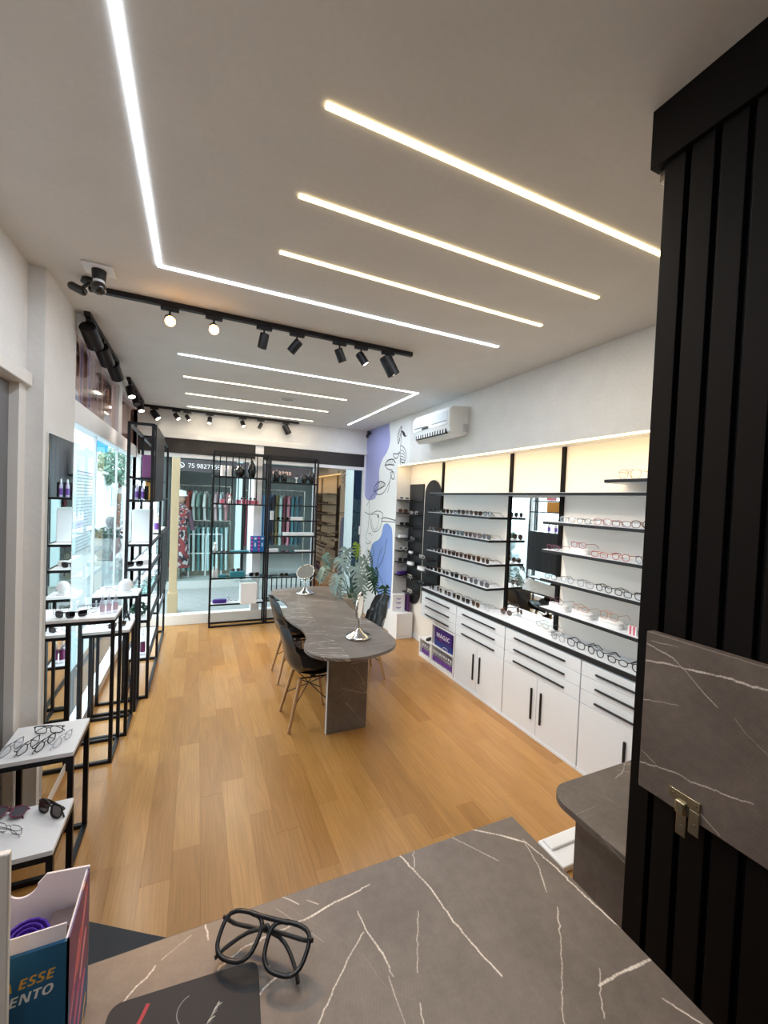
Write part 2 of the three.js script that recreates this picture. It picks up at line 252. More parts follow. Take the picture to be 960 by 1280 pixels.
{ const t = thing('niche_light', 'amber light strip along the top edge of the display niche', 'light strip'); mesh('diffuser', rb(XW + 0.008, XW + 0.026, 2.348, 2.36, -5.19, BACK - 0.05, 0.002), gl.amber, t); const l = new THREE.RectAreaLight(AMBER, NICHE, 6.8, 0.03); l.position.set(XW + 0.035, 2.34, -1.75); l.lookAt(XW + 0.16, 2.0, -1.75); t.add(l); }
{ const t = thing('ceiling_speaker', 'round white ceiling speaker grille', 'speaker', [0.924, H, -4.936]); mesh('ring', lathe([[0.075, -0.001], [0.1, -0.001], [0.098, -0.008], [0.078, -0.006]]), M.white, t); mesh('grille', lathe([[0, -0.004], [0.078, -0.003]]), std('#b8b4ae', 0.8), t); }
// ------------------------------------------------------------------ eyewear
const rimKinds = { round: [0.0235, 0.0225, 2, 0.034], rect: [0.027, 0.018, 3.4, 0.036], square: [0.0275, 0.0225, 3.2, 0.037], aviator: [0.028, 0.025, 2.5, 0.037], cat: [0.027, 0.02, 2.6, 0.036], oval: [0.025, 0.0185, 2.2, 0.035], pilot: [0.031, 0.0275, 3.0, 0.0385] };
function rimPts(kind, side, n = 22) {
  const [a, b, e, c] = rimKinds[kind], out = [];
  for (let i = 0; i < n; i++) {
    const t = i / n * Math.PI * 2, ct = Math.cos(t), st = Math.sin(t); let x = a * Math.sign(ct) * Math.abs(ct) ** (2 / e), y = b * Math.sign(st) * Math.abs(st) ** (2 / e);
    if (kind === 'aviator' || kind === 'pilot') { x *= 1 + 0.13 * st; y *= 1.02; } if (kind === 'cat') y += x > 0 && st > 0 ? 0.006 * (x / a) : 0; if (kind === 'square') x *= 1 + 0.07 * st;
    out.push([side * (c + x), y]);
  }
  return out;
}
const eyeCache = {};
function eyeGeo(kind, t) {
  return eyeCache[kind + t] ??= (() => {
    const [a, b, , c] = rimKinds[kind], cy = b + t, front = [], lens = [];
    for (const s of [-1, 1]) {
      const p = rimPts(kind, s); front.push(tube(p.map(([x, y]) => [x, y + cy, -0.003 * (x / 0.06) ** 2]), t, 26, 5, true));
      lens.push(extr(shapeOf(rimPts(kind, s, 18)), 0.0015).translate(0, cy, -0.0022));
      front.push(tube([[s * (c + a * 0.96), cy + b * 0.55, -0.002], [s * (c + a + 0.004), cy + b * 0.6, -0.004], [s * 0.0685, cy + b * 0.6, -0.009]], t * 1.05, 5, 5));
    }
    front.push(tube([[-(c - a) * 1.05, cy + b * 0.4, 0], [0, cy + b * 0.62, 0.002], [(c - a) * 1.05, cy + b * 0.4, 0]], t, 8, 5));
    if (kind === 'aviator' || kind === 'pilot') front.push(tube([[-0.03, cy + b * 0.98, 0], [0, cy + b * 0.95, 0.002], [0.03, cy + b * 0.98, 0]], t, 8, 5));
    const tr = Math.max(t * 0.9, 0.0016), temple = [], folded = [];
    for (const s of [-1, 1]) {
      temple.push(tube([[s * 0.0685, cy + b * 0.6, -0.008], [s * 0.069, cy + b * 0.6, -0.05], [s * 0.067, cy + b * 0.5, -0.1], [s * 0.065, cy * 0.5, -0.128], [s * 0.063, tr + 0.001, -0.145]], tr, 12, 5));
      const zz = s > 0 ? -0.012 : -0.017; folded.push(tube([[s * 0.0685, cy + b * 0.6, -0.009], [s * 0.06, cy + b * 0.6, zz], [-s * 0.02, cy + b * 0.5, zz], [-s * 0.055, cy * 0.6, zz], [-s * 0.066, tr + 0.001, zz]], tr, 12, 5));
    }
    return { front: merge(front), lens, temple, folded };
  })();
}
const lensMat = { clear: phy('#fbfcfd', 0.0, { transmission: 1, ior: 1.3, thickness: 0 }), dark: phy('#141113', 0.08, { clearcoat: 0.6 }), brown: phy('#3a241a', 0.1, { clearcoat: 0.6 }), grey: phy('#55555c', 0.1, { clearcoat: 0.6 }), smoke: phy('#8a7f78', 0.05, { transmission: 0.6, thickness: 0 }) };
const eyeMat = { black: std('#151416', 0.3), gold: std('#a8895a', 0.25, { metalness: 0.9 }), silver: std('#9a9ca2', 0.25, { metalness: 0.9 }), tortoise: std('#5b3622', 0.35), brown: std('#70412a', 0.35), red: std('#b3424a', 0.35), pink: std('#c98b96', 0.35), clear: phy('#d9d6da', 0.15, { transmission: 0.4, thickness: 0 }), blue: std('#5b7394', 0.35), wine: std('#7a3c55', 0.35), white: std('#e6e3e0', 0.35), orange: std('#c98a55', 0.35), grey: std('#77777c', 0.35) };
function specs(kind, t, fm, lm, label, group, pos, turn, o = {}) {
  const sun = ['dark', 'brown', 'grey'].includes(lm), g = thing(sun ? 'sunglasses' : 'eyeglasses', label, sun ? 'sunglasses' : 'eyeglasses', pos, turn, group), e = eyeGeo(kind, t);
  mesh('frame', e.front, eyeMat[fm], g); e.lens.forEach((l) => mesh('lens', l, lensMat[lm], g)); (o.folded ? e.folded : e.temple).forEach((l) => mesh('temple', l, eyeMat[o.temple ?? fm], g));
  if (o.tilt) g.rotation.set(o.tilt, turn, 0, 'YXZ'); if (o.scale) g.scale.setScalar(o.scale); return g;
}
function eyewearCase(label, group, pos, turn, mat = M.white, s = 1) {
  const g = thing('eyewear_case', label, 'glasses case', pos, turn, group), f = (h0, h1, i) => { const w = 0.08 * s - i, d = 0.033 * s - i * 0.6, pts = []; for (let k = 0; k < 20; k++) { const a = k / 20 * 6.283, c = Math.cos(a), q = Math.sin(a); pts.push([w * Math.sign(c) * Math.abs(c) ** 0.55, d * Math.sign(q) * Math.abs(q) ** 0.7]); } return extr(shapeOf(pts), h1 - h0, 0.003).rotateX(-Math.PI / 2).translate(0, h0 + 0.003, 0); };
  mesh('base', f(0, 0.016 * s, 0), mat, g); mesh('lid', f(0.0225 * s, 0.036 * s, 0.0025), mat, g); return g;
}
// ------------------------------------------------------------------ display niche
const FACE = -Math.PI / 2;                                        // fronts turned to the room
const shelfY = [1.745, 1.522, 1.29, 1.06];
function wallShelf(label, z0, z1, y, x0 = 2.52, group) {
  const t = thing('wall_shelf', label, 'shelf', [0, 0, 0], 0, group);
  mesh('board', bx(x0 + 0.008, XN, y - 0.022, y, z0 + 0.004, z1 - 0.004), M.lacquer, t);
  mesh('edge_band', [bx(x0, x0 + 0.008, y - 0.024, y - 0.003, z0, z1), bx(x0 + 0.008, XN, y - 0.024, y - 0.003, z0, z0 + 0.004), bx(x0 + 0.008, XN, y - 0.024, y - 0.003, z1 - 0.004, z1)], M.black, t); return t;
}
const ordinal = ['top', 'second', 'third', 'lowest'];
shelfY.forEach((y, i) => { wallShelf(`white black-edged shelf of sunglasses, ${ordinal[i]} of four beside the black boards`, -4.32, -3.15, y); wallShelf(`white black-edged shelf of spectacles, ${ordinal[i]} of four between mirror and slat wall`, -2.49, -1.2, y); });
wallShelf('long white shelf spanning the niche above the wall mirror', -4.32, -1.2, 1.975, 2.535);
wallShelf('short dark-edged shelf holding gold-rimmed glasses under the amber light', -1.96, -1.2, 2.062, 2.52);
for (const [z, l] of [[-4.345, 'black upright rail beside the arched black board'], [-3.13, 'black upright rail between sunglasses shelves and wall mirror'], [-2.51, 'black upright rail between wall mirror and spectacles shelves']]) tag(mesh('shelf_rail', [rb(XN - 0.02, XN, 0.84, 1.95, z - 0.018, z + 0.018, 0.002), rb(XN - 0.02, XN, 1.976, 2.358, z - 0.018, z + 0.018, 0.002)], M.blackWood), l, 'rail');
tag(mesh('wall_mirror', bx(XN - 0.008, XN - 0.001, 0.84, 1.935, -3.11, -2.53), M.mirror), 'rectangular frameless mirror in the niche between two rails', 'mirror');
// left bay: sunglasses
const sunKinds = [['round', 'black', 'dark'], ['square', 'black', 'dark'], ['rect', 'black', 'dark'], ['round', 'tortoise', 'brown'], ['square', 'tortoise', 'dark'], ['cat', 'black', 'brown'], ['oval', 'black', 'dark'], ['aviator', 'silver', 'dark'], ['aviator', 'gold', 'brown']];
shelfY.forEach((y, i) => {
  const n = [8, 8, 8, 7][i];
  for (let k = 0; k < n; k++) {
    const z = -4.25 + k * (1.03 / (n - 1)), brown = i > 0 && k > [9, 4, 3, 9][i];
    let q = sunKinds[(k * 2 + i * 3) % 7]; if (brown) q = [['round', 'tortoise', 'brown'], ['square', 'brown', 'brown'], ['aviator', 'gold', 'brown']][(k + i) % 3]; if (i === 3 && k > 4) q = ['aviator', 'silver', 'grey'];
    const lab = brown ? `brown-lensed sunglasses on the ${ordinal[i]} sunglasses shelf` : i === 3 && k > 4 ? `grey-lensed metal sunglasses on the ${ordinal[i]} sunglasses shelf` : `dark-lensed sunglasses on the ${ordinal[i]} sunglasses shelf`;
    specs(q[0], q[1] === 'gold' || q[1] === 'silver' ? 0.0013 : 0.0026, q[1], q[2], lab, lab.replace(' on the', ' along the'), [2.548, y, z], FACE + rr(-0.08, 0.08));
  }
});
for (let k = 0; k < 6; k++) specs(k % 2 ? 'aviator' : 'square', k % 2 ? 0.0014 : 0.0024, k % 2 ? 'gold' : 'black', k % 3 === 2 ? 'brown' : 'dark', 'dark sunglasses in a row on the cabinet worktop', 'sunglasses on the worktop', [2.555, 0.834, -4.2 + k * 0.17], FACE + rr(-0.15, 0.05));
specs('round', 0.0013, 'silver', 'clear', 'thin clear glasses at the end of the worktop sunglasses row', null, [2.57, 0.834, -3.2], FACE - 0.25);
specs('round', 0.003, 'brown', 'brown', 'brown round sunglasses lying on the worktop before the wall mirror', null, [2.66, 0.834, -3.02], FACE + 0.3);
// right bay: spectacles
const specRow = (y, list) => list.forEach(([z, kind, t, fm, label, group, tw = 0, dx = 0, dy = 0, o = {}]) => specs(kind, t, fm, 'clear', label, group, [2.548 + dx, y + dy, z], FACE + tw, o));
specRow(shelfY[0], [-2.42, -2.275, -2.13, -1.98, -1.84, -1.70, -1.56].map((z, k) => [z, ['round', 'square', 'oval', 'square', 'rect', 'square', 'aviator'][k], 0.0022, ['silver', 'clear', 'grey', 'pink', 'wine', 'brown', 'gold'][k], ['silver round', 'clear square', 'grey oval', 'pale pink square', 'wine red rectangular', 'brown square', 'gold aviator'][k] + ' glasses on the top spectacles shelf', null, rr(-0.1, 0.1)]));
specRow(shelfY[1], [[-2.40, 'oval', 0.0026, 'wine', 'purple plastic glasses on the second spectacles shelf', null], [-1.99, 'rect', 0.0022, 'red', 'red-rimmed glasses on the second spectacles shelf', 'red glasses on the second shelf'], [-1.83, 'round', 0.0022, 'red', 'red-rimmed glasses on the second spectacles shelf', 'red glasses on the second shelf', 0.08], [-1.67, 'round', 0.002, 'blue', 'blue-grey thin glasses on the second spectacles shelf', 'blue glasses on the second shelf'], [-1.52, 'oval', 0.002, 'blue', 'blue-grey thin glasses on the second spectacles shelf', 'blue glasses on the second shelf']]);
eyewearCase('small white case under red glasses on the second spectacles shelf', null, [2.60, shelfY[1], -2.19], Math.PI / 2, M.white, 0.95); specs('cat', 0.0022, 'red', 'clear', 'red glasses perched on a white case, second spectacles shelf', null, [2.575, shelfY[1] + 0.041, -2.19], FACE);
specRow(shelfY[2], [-2.41, -2.25, -2.09, -1.94, -1.80, -1.66, -1.52].map((z, k) => [z, ['oval', 'round', 'square', 'round', 'rect', 'square', 'oval'][k], k > 2 ? 0.0026 : 0.0018, k > 2 ? 'black' : k ? 'grey' : 'black', (k > 2 ? 'bold black-rimmed glasses on the third spectacles shelf' : k ? 'thin grey-rimmed glasses on the third spectacles shelf' : 'thin black oval glasses at the mirror end of the third spectacles shelf'), 'glasses on the third spectacles shelf', rr(-0.12, 0.12)]));
[-2.36, -2.14, -1.91].forEach((z, k) => { eyewearCase(['white case under purple glasses on the lowest spectacles shelf', 'white case under thin orange glasses on the lowest spectacles shelf', 'white case under thin amber glasses beside the pink stand'][k], 'white cases on the lowest spectacles shelf', [2.60, shelfY[3], z], Math.PI / 2, M.white, 1.05); specs(['oval', 'rect', 'aviator'][k], 0.0018, ['wine', 'orange', 'orange'][k], 'clear', ['purple glasses resting on a white case, lowest spectacles shelf', 'thin orange glasses resting on the middle white case', 'thin amber glasses resting on the white case near the pink stand'][k], null, [2.575, shelfY[3] + 0.044, z], FACE + 0.05); });
{ const t = thing('eyewear_stand', 'small pink and white striped stand on the lowest spectacles shelf', 'stand', [2.57, shelfY[3], -1.73], FACE); for (let k = 0; k < 5; k++) mesh('stripe', rb(-0.03 + k * 0.012, -0.019 + k * 0.012, 0, 0.055, -0.012, 0.012, 0.002), k % 2 ? M.pink : M.white, t); }
specRow(shelfY[3], [[-1.62, 'square', 0.002, 'grey', 'clear grey glasses beside the pink striped stand', 'clear grey glasses by the striped stand'], [-1.47, 'square', 0.002, 'grey', 'clear grey glasses beside the pink striped stand', 'clear grey glasses by the striped stand']]);
eyewearCase('white case under folded glasses on the worktop before the mirror', null, [2.615, 0.834, -2.5], Math.PI / 2, M.white, 1.05); specs('rect', 0.0016, 'grey', 'clear', 'thin folded glasses on the worktop case', null, [2.58, 0.878, -2.5], FACE);
for (let k = 0; k < 6; k++) specs(['round', 'square', 'round', 'oval', 'round', 'square'][k], k ? 0.003 : 0.0016, k ? 'black' : 'grey', 'clear', 'black-rimmed glasses in a row on the worktop below the spectacles', 'black glasses on the worktop', [2.553, 0.834, -2.31 + k * 0.165], FACE + rr(-0.15, 0.12), { scale: 1.08 });
specs('aviator', 0.0013, 'gold', 'clear', 'gold aviator glasses on the short top shelf', 'gold aviators on the short shelf', [2.548, 2.062, -1.80], FACE + 0.05, { scale: 1.12 }); specs('aviator', 0.0013, 'gold', 'clear', 'gold aviator glasses on the short top shelf', 'gold aviators on the short shelf', [2.548, 2.062, -1.58], FACE, { scale: 1.12 });
// cabinets
const seamY = [0.785, 0.686, 0.587, 0.488];
function handle(parent, z0, z1, y0, y1) { mesh('handle', rb(2.489, 2.503, y0, y1, z0, z1, 0.003), M.black, parent); }
function cabinet(label, z0, z1, doors) {
  const t = thing('drawer_cabinet', label, 'cabinet'), d = z1 - z0, yb = doors ? 0.02 : seamY[3];
  mesh('body', [bx(2.521, XN - 0.001, yb, 0.789, z0 + 0.001, z1 - 0.001), doors ? bx(2.496, XN - 0.001, 0, 0.02, z0, z1) : []], M.lacquer, t);
  for (let k = 0; k < 3; k++) { const q = mesh('drawer', rb(2.503, 2.52, seamY[k + 1] + 0.0015, seamY[k] - 0.0015, z0 + 0.002, z1 - 0.002, 0.002), M.lacquer, t); handle(q, z0 + d * 0.15, z1 - d * 0.17, seamY[k] - 0.062, seamY[k] - 0.05); }
  if (doors) [[z0, (z0 + z1) / 2, 1], [(z0 + z1) / 2, z1, 0]].forEach(([a, b, r]) => { const q = mesh('door', rb(2.503, 2.52, 0.022, seamY[3] - 0.0015, a + 0.002, b - 0.002, 0.002), M.lacquer, t); const c = r ? b - 0.05 : a + 0.05; handle(q, c - 0.007, c + 0.007, 0.14, 0.393); });
  return t;
}
cabinet('white three-drawer unit above the open cubes with purple bottles', -4.34, -3.6, false);
cabinet('white drawer cabinet with doors next to the purple box cube', -3.595, -2.845, true);
cabinet('white drawer cabinet with doors below the wall mirror', -2.84, -2.05, true);
cabinet('white drawer cabinet with doors beside the grey marbled desk', -2.045, -1.25, true);
{ const t = thing('worktop', 'long white worktop with black front edge over the drawer cabinets', 'worktop'); mesh('top', bx(2.51, XN - 0.001, 0.79, 0.834, -4.35, -1.2), M.lacquer, t); mesh('edge_band', bx(2.499, 2.51, 0.795, 0.83, -4.35, -1.2), M.black, t); }
function cube(label, z0, z1, h, shelf) { const t = thing('cube_shelf', label, 'cube shelf'), x0 = 2.5, x1 = XN - 0.003, k = 0.014; mesh('side_panel', bx(x0, x1, 0, h, z0, z0 + k), M.white, t); mesh('side_panel', bx(x0, x1, 0, h, z1 - k, z1), M.white, t); mesh('top', bx(x0, x1, h - k, h, z0 + k, z1 - k), M.white, t); mesh('base', bx(x0, x1, 0, k + 0.03, z0 + k, z1 - k), M.white, t); mesh('back_panel', bx(x1 - 0.006, x1, k, h - k, z0 + k, z1 - k), M.white, t); if (shelf) mesh('shelf', bx(x0, x1 - 0.006, shelf - k, shelf, z0 + k, z1 - k), M.white, t); return t; }
cube('low white open cube of purple bottles beside the alcove', -4.335, -4.075, 0.225); cube('white open cube shelf holding the purple box and bottles', -4.065, -3.605, 0.475, 0.24);
function bottle(name, label, cat, group, pos, h, r, bodyMat, capMat, lab, pump) {
  const t = thing(name, label, cat, pos, rr(0, 6), group);
  mesh('body', lathe([[0, 0], [r, 0], [r, h * 0.62], [r * 0.55, h * 0.74], [r * 0.4, h * 0.78], [0, h * 0.78]], 14), bodyMat, t);
  mesh('cap', lathe([[0, h * 0.77], [r * 0.5, h * 0.77], [r * 0.5, h * 0.9], [r * 0.32, h], [0, h]], 12), capMat, t); if (lab) mesh('label_wrap', lathe([[r * 1.02, h * 0.12], [r * 1.02, h * 0.48]], 14), lab, t); if (pump) mesh('nozzle', rb(-0.004, r * 1.3, h * 0.93, h * 0.99, -0.004, 0.004, 0.002), capMat, t); return t;
}
for (let k = 0; k < 4; k++) bottle('spray_bottle', 'small purple-labelled spray bottle in the low cube', 'bottle', 'bottles in the low cube', [2.525, 0.044, -4.28 + k * 0.05], 0.115, 0.017, M.clear, M.white, M.violet);
for (let k = 0; k < 10; k++) bottle('spray_bottle', 'small purple-labelled spray bottle under the purple box', 'bottle', 'bottles in the tall cube', [2.525, 0.044, -4.03 + k * 0.043], 0.13, 0.017, M.clear, M.white, M.violet);
{ // purple box
  const tex = canvas(512, 400, (c) => { c.fillStyle = '#3b1f7d'; c.fillRect(0, 0, 512, 400); c.fillStyle = '#5a2f9e'; for (let k = 0; k < 7; k++) c.fillRect(40 + k * 70, 0, 6, 70 + k % 3 * 20); c.fillStyle = '#f3eefb'; c.font = 'bold 120px sans-serif'; c.textAlign = 'center'; c.fillText('MAGIC', 250, 200); c.fillStyle = '#e06a8f'; c.font = 'bold 30px sans-serif'; c.fillText('CLEAN', 180, 245); c.fillStyle = '#27408f'; c.fillRect(0, 275, 512, 125); c.strokeStyle = '#f3eefb'; c.lineWidth = 12; c.beginPath(); c.ellipse(330, 380, 70, 34, 0, Math.PI, 0); c.stroke(); });
  const t = thing('product_box', 'purple MAGIC product box in the white open cube', 'box', [2.512, 0.241, -3.84], FACE); const g = rb(-0.175, 0.175, 0, 0.215, -0.16, 0, 0.003), m = mesh('carton', g, std('#ffffff', 0.5, { map: tex }), t), p = g.attributes.position, uv = g.attributes.uv; for (let i = 0; i < p.count; i++) uv.setXY(i, (p.getX(i) + 0.175) / 0.35, p.getY(i) / 0.215);
}
{ const t = thing('tower_figurine', 'small dark tower figurine on the low white cube', 'figurine', [2.58, 0.225, -4.15]); mesh('tower', [rod([-0.02, 0, -0.02], [0, 0.06, 0], 0.004), rod([0.02, 0, -0.02], [0, 0.06, 0], 0.004), rod([-0.02, 0, 0.02], [0, 0.06, 0], 0.004), rod([0.02, 0, 0.02], [0, 0.06, 0], 0.004), rod([0, 0.055, 0], [0, 0.14, 0], 0.006, 6, 0.001)], M.alu, t); mesh('base', rb(-0.026, 0.026, 0, 0.004, -0.026, 0.026, 0.001), M.alu, t); }
eyewearCase('small dark case lying on the low white cube', null, [2.545, 0.226, -4.19], 0.4, M.black, 0.55);
// ------------------------------------------------------------------ alcove with black boards
{
  const half = (a, b, y0, y1, roundTop) => { const r = (b - a) / 2, s = new THREE.Shape(); if (roundTop) { s.moveTo(a, y0); s.lineTo(b, y0); s.lineTo(b, y1 - r); s.absarc(a + r, y1 - r, r, 0, Math.PI, false); s.lineTo(a, y0); } else { s.moveTo(a, y1); s.lineTo(a, y0 + r); s.absarc(a + r, y0 + r, r, Math.PI, 2 * Math.PI, false); s.lineTo(b, y1); s.lineTo(a, y1); } return extr(s, 0.012, 0.002, 24); };
  const put = (g) => g.rotateY(-Math.PI / 2).translate(XN - 0.004, 0, 0);           // (z, y) shape on the niche back
  tag(mesh('display_board', put(half(-5.185, -4.80, 0.46, 2.10, false)), M.board), 'black wall board with square top and rounded foot in the alcove', 'board');
  tag(mesh('display_board', put(half(-4.755, -4.375, 0.52, 2.145, true)), M.board), 'black wall board with arched top beside the sunglasses shelves', 'board');
  const ys = [1.885, 1.705, 1.53, 1.355, 1.18, 1.022, 0.845], nm = ['topmost', 'second', 'third', 'fourth', 'fifth', 'sixth', 'lowest'];
  ys.forEach((y, i) => {
    tag(mesh('alcove_shelf', rb(2.535, 2.725, y - 0.012, y, -5.199, -5.06, 0.002), M.board), `thin black shelf on the cream side wall, ${nm[i]} of seven`, 'shelf');
    tag(mesh('board_shelf', rb(2.60, 2.731, y - 0.028, y - 0.018, -5.05, -4.81, 0.002), M.board), `thin black shelf on the square-topped board, ${nm[i]} of seven`, 'shelf');
    if (i > 3) tag(mesh('board_shelf', rb(2.60, 2.731, y - 0.05, y - 0.04, -4.74, -4.42, 0.002), M.board), `thin black shelf on the arched board, ${nm[i]} level`, 'shelf');
  });
  specs('rect', 0.003, 'white', 'grey', 'white-framed glasses on the topmost cream-wall shelf', null, [2.62, ys[0], -5.13], -0.6, { folded: true });
  specs('square', 0.003, 'brown', 'brown', 'brown sunglasses on the second cream-wall shelf', 'brown sunglasses on the second alcove shelf', [2.60, ys[1], -5.12], -0.7, { folded: true }); specs('square', 0.003, 'brown', 'brown', 'brown sunglasses on the second cream-wall shelf', 'brown sunglasses on the second alcove shelf', [2.68, ys[1] - 0.018, -4.95], -0.9, { folded: true });
  specs('rect', 0.003, 'black', 'dark', 'black sunglasses on the third cream-wall shelf', null, [2.63, ys[2], -5.12], -0.7, { folded: true });
  eyewearCase('white open case on the fourth cream-wall shelf', null, [2.62, ys[3], -5.125], 0.1, M.white, 0.9); specs('round', 0.003, 'white', 'grey', 'white round sunglasses on the fifth cream-wall shelf', null, [2.63, ys[4], -5.12], -0.7, { folded: true });
  specs('square', 0.003, 'black', 'dark', 'black square sunglasses on the sixth cream-wall shelf', null, [2.63, ys[5], -5.12], -0.7, { folded: true }); eyewearCase('purple glasses case on the lowest cream-wall shelf', null, [2.63, ys[6], -5.13], 0.1, M.purple, 0.95);
  specs('oval', 0.003, 'clear', 'dark', 'dark oval sunglasses on the square-topped board, second level', null, [2.66, ys[1] - 0.018, -4.87], FACE, { folded: true, scale: 0.8 }); specs('aviator', 0.0016, 'silver', 'grey', 'silver aviators on the square-topped board, fourth level', null, [2.65, ys[3] - 0.018, -4.92], FACE, { folded: true });
  eyewearCase('small white case standing on the square-topped board, fifth level', null, [2.66, ys[4] - 0.018, -4.95], FACE, M.white, 0.55); specs('rect', 0.003, 'white', 'clear', 'pale glasses on the arched board, fifth level', null, [2.64, ys[4] - 0.04, -4.62], FACE, { folded: true });
  eyewearCase('white case on the square-topped board, sixth level', null, [2.665, ys[5] - 0.018, -4.95], Math.PI / 2, M.white, 0.9); eyewearCase('large white case on the arched board, sixth level', null, [2.665, ys[5] - 0.04, -4.64], Math.PI / 2, M.white, 1.1);
  specs('round', 0.003, 'white', 'dark', 'white-rimmed round sunglasses on the square-topped board, lowest level', null, [2.64, ys[6] - 0.018, -4.93], FACE, { folded: true }); specs('square', 0.003, 'black', 'dark', 'black sunglasses on the arched board, lowest level', null, [2.64, ys[6] - 0.04, -4.6], FACE, { folded: true });
  tag(mesh('board_shelf', rb(2.60, 2.731, 0.62, 0.63, -5.05, -4.81, 0.002), M.board), 'short black shelf holding round glasses near the rounded board foot', 'shelf'); specs('round', 0.003, 'white', 'clear', 'white-rimmed round glasses near the rounded board foot', null, [2.64, 0.63, -4.92], FACE, { folded: true });
  // white cube stand with card and bags
  const t = thing('cube_stand', 'white open cube on the floor in the alcove corner', 'cube shelf', [2.60, 0, -5.06]); mesh('side_panel', rb(0.105, 0.12, 0, 0.33, -0.13, 0.13, 0.002), M.white, t); mesh('side_panel', rb(-0.12, -0.105, 0, 0.33, -0.13, 0.13, 0.002), M.white, t); mesh('top', rb(-0.12, 0.12, 0.33, 0.345, -0.13, 0.13, 0.002), M.white, t); mesh('base', rb(-0.105, 0.105, 0, 0.05, -0.13, 0.13, 0.002), M.white, t); mesh('front_panel', rb(-0.105, 0.105, 0.05, 0.33, 0.115, 0.13, 0.002), M.white, t);
  const tex = canvas(256, 320, (c) => { c.fillStyle = '#f2f1f4'; c.fillRect(0, 0, 256, 320); c.fillStyle = '#8f86b8'; [70, 150, 240].forEach((y, k) => { c.fillRect(78, y, 100, 16); c.fillRect(94, y + 24, 68, 8); }); });
  const b = thing('paper_bag', 'white paper bag with small purple lettering on the alcove cube', 'bag', [2.565, 0.345, -5.08], -0.25), g = rb(-0.085, 0.085, 0, 0.235, -0.03, 0.03, 0.004), m = mesh('bag_body', g, std('#ffffff', 0.7, { map: tex }), b), p = g.attributes.position; for (let i = 0; i < p.count; i++) g.attributes.uv.setXY(i, (p.getX(i) + 0.085) / 0.17, p.getY(i) / 0.235); mesh('handle', [tube([[-0.03, 0.23, 0.03], [-0.025, 0.265, 0.03], [0.025, 0.265, 0.03], [0.03, 0.23, 0.03]], 0.0025, 10, 5)], M.white, b);
  tag(mesh('paper_bag', rb(2.672, 2.70, 0.346, 0.57, -5.13, -4.99, 0.004), std('#5a2f6b', 0.7)), 'slim dark purple bag standing on the alcove cube', 'bag');
}
// air conditioner
{
  const t = thing('air_conditioner', 'white wall-mounted split air conditioner above the niche', 'air conditioner', [0, 0, 0]);
  const prof = [[XW - 0.002, 2.60], [2.47, 2.565], [2.38, 2.555], [2.325, 2.60], [2.305, 2.66], [2.305, 2.80], [2.33, 2.835], [XW - 0.002, 2.855]], s = shapeOf(spline(prof, 40).map((p) => p));
  const straight = new THREE.Shape(); prof.forEach((p, i) => i ? straight.lineTo(...p) : straight.moveTo(...p));
  mesh('housing', extr(straight, 0.76, 0.012).translate(0, 0, -4.34), M.plastic, t);
  mesh('front_panel', rb(2.288, 2.297, 2.665, 2.80, -4.32, -3.60, 0.003), phy('#dfe6e9', 0.12, { clearcoat: 0.8 }), t);
  mesh('trim_line', rb(2.284, 2.289, 2.70, 2.706, -4.31, -3.61, 0.001), M.chrome, t);
  mesh('display', rb(2.285, 2.29, 2.672, 2.695, -4.12, -3.98, 0.001), M.black, t);
  const lv = mesh('air_outlet', bx(2.304, 2.35, 2.578, 2.635, -4.28, -3.64).clone(), M.black, t);
  for (let k = 0; k < 12; k++) mesh('louvre', rb(2.299, 2.305, 2.585, 2.63, -4.255 + k * 0.052, -4.232 + k * 0.052, 0.001), M.plastic, t);
  mesh('side_cap', rb(2.46, 2.52, 2.60, 2.68, -3.572, -3.562, 0.004), M.alu, t);
}
tag(mesh('alarm_sensor', [rb(2.46, 2.5, 2.90, 2.97, -6.25, -6.2, 0.006), cyl(0.022, 0.022, 0.05, 2.46, 2.86, -6.22, 12), rb(2.50, XW, 2.93, 2.95, -6.24, -6.21, 0.003)], M.black), 'small black camera in the ceiling corner above the mural', 'camera');
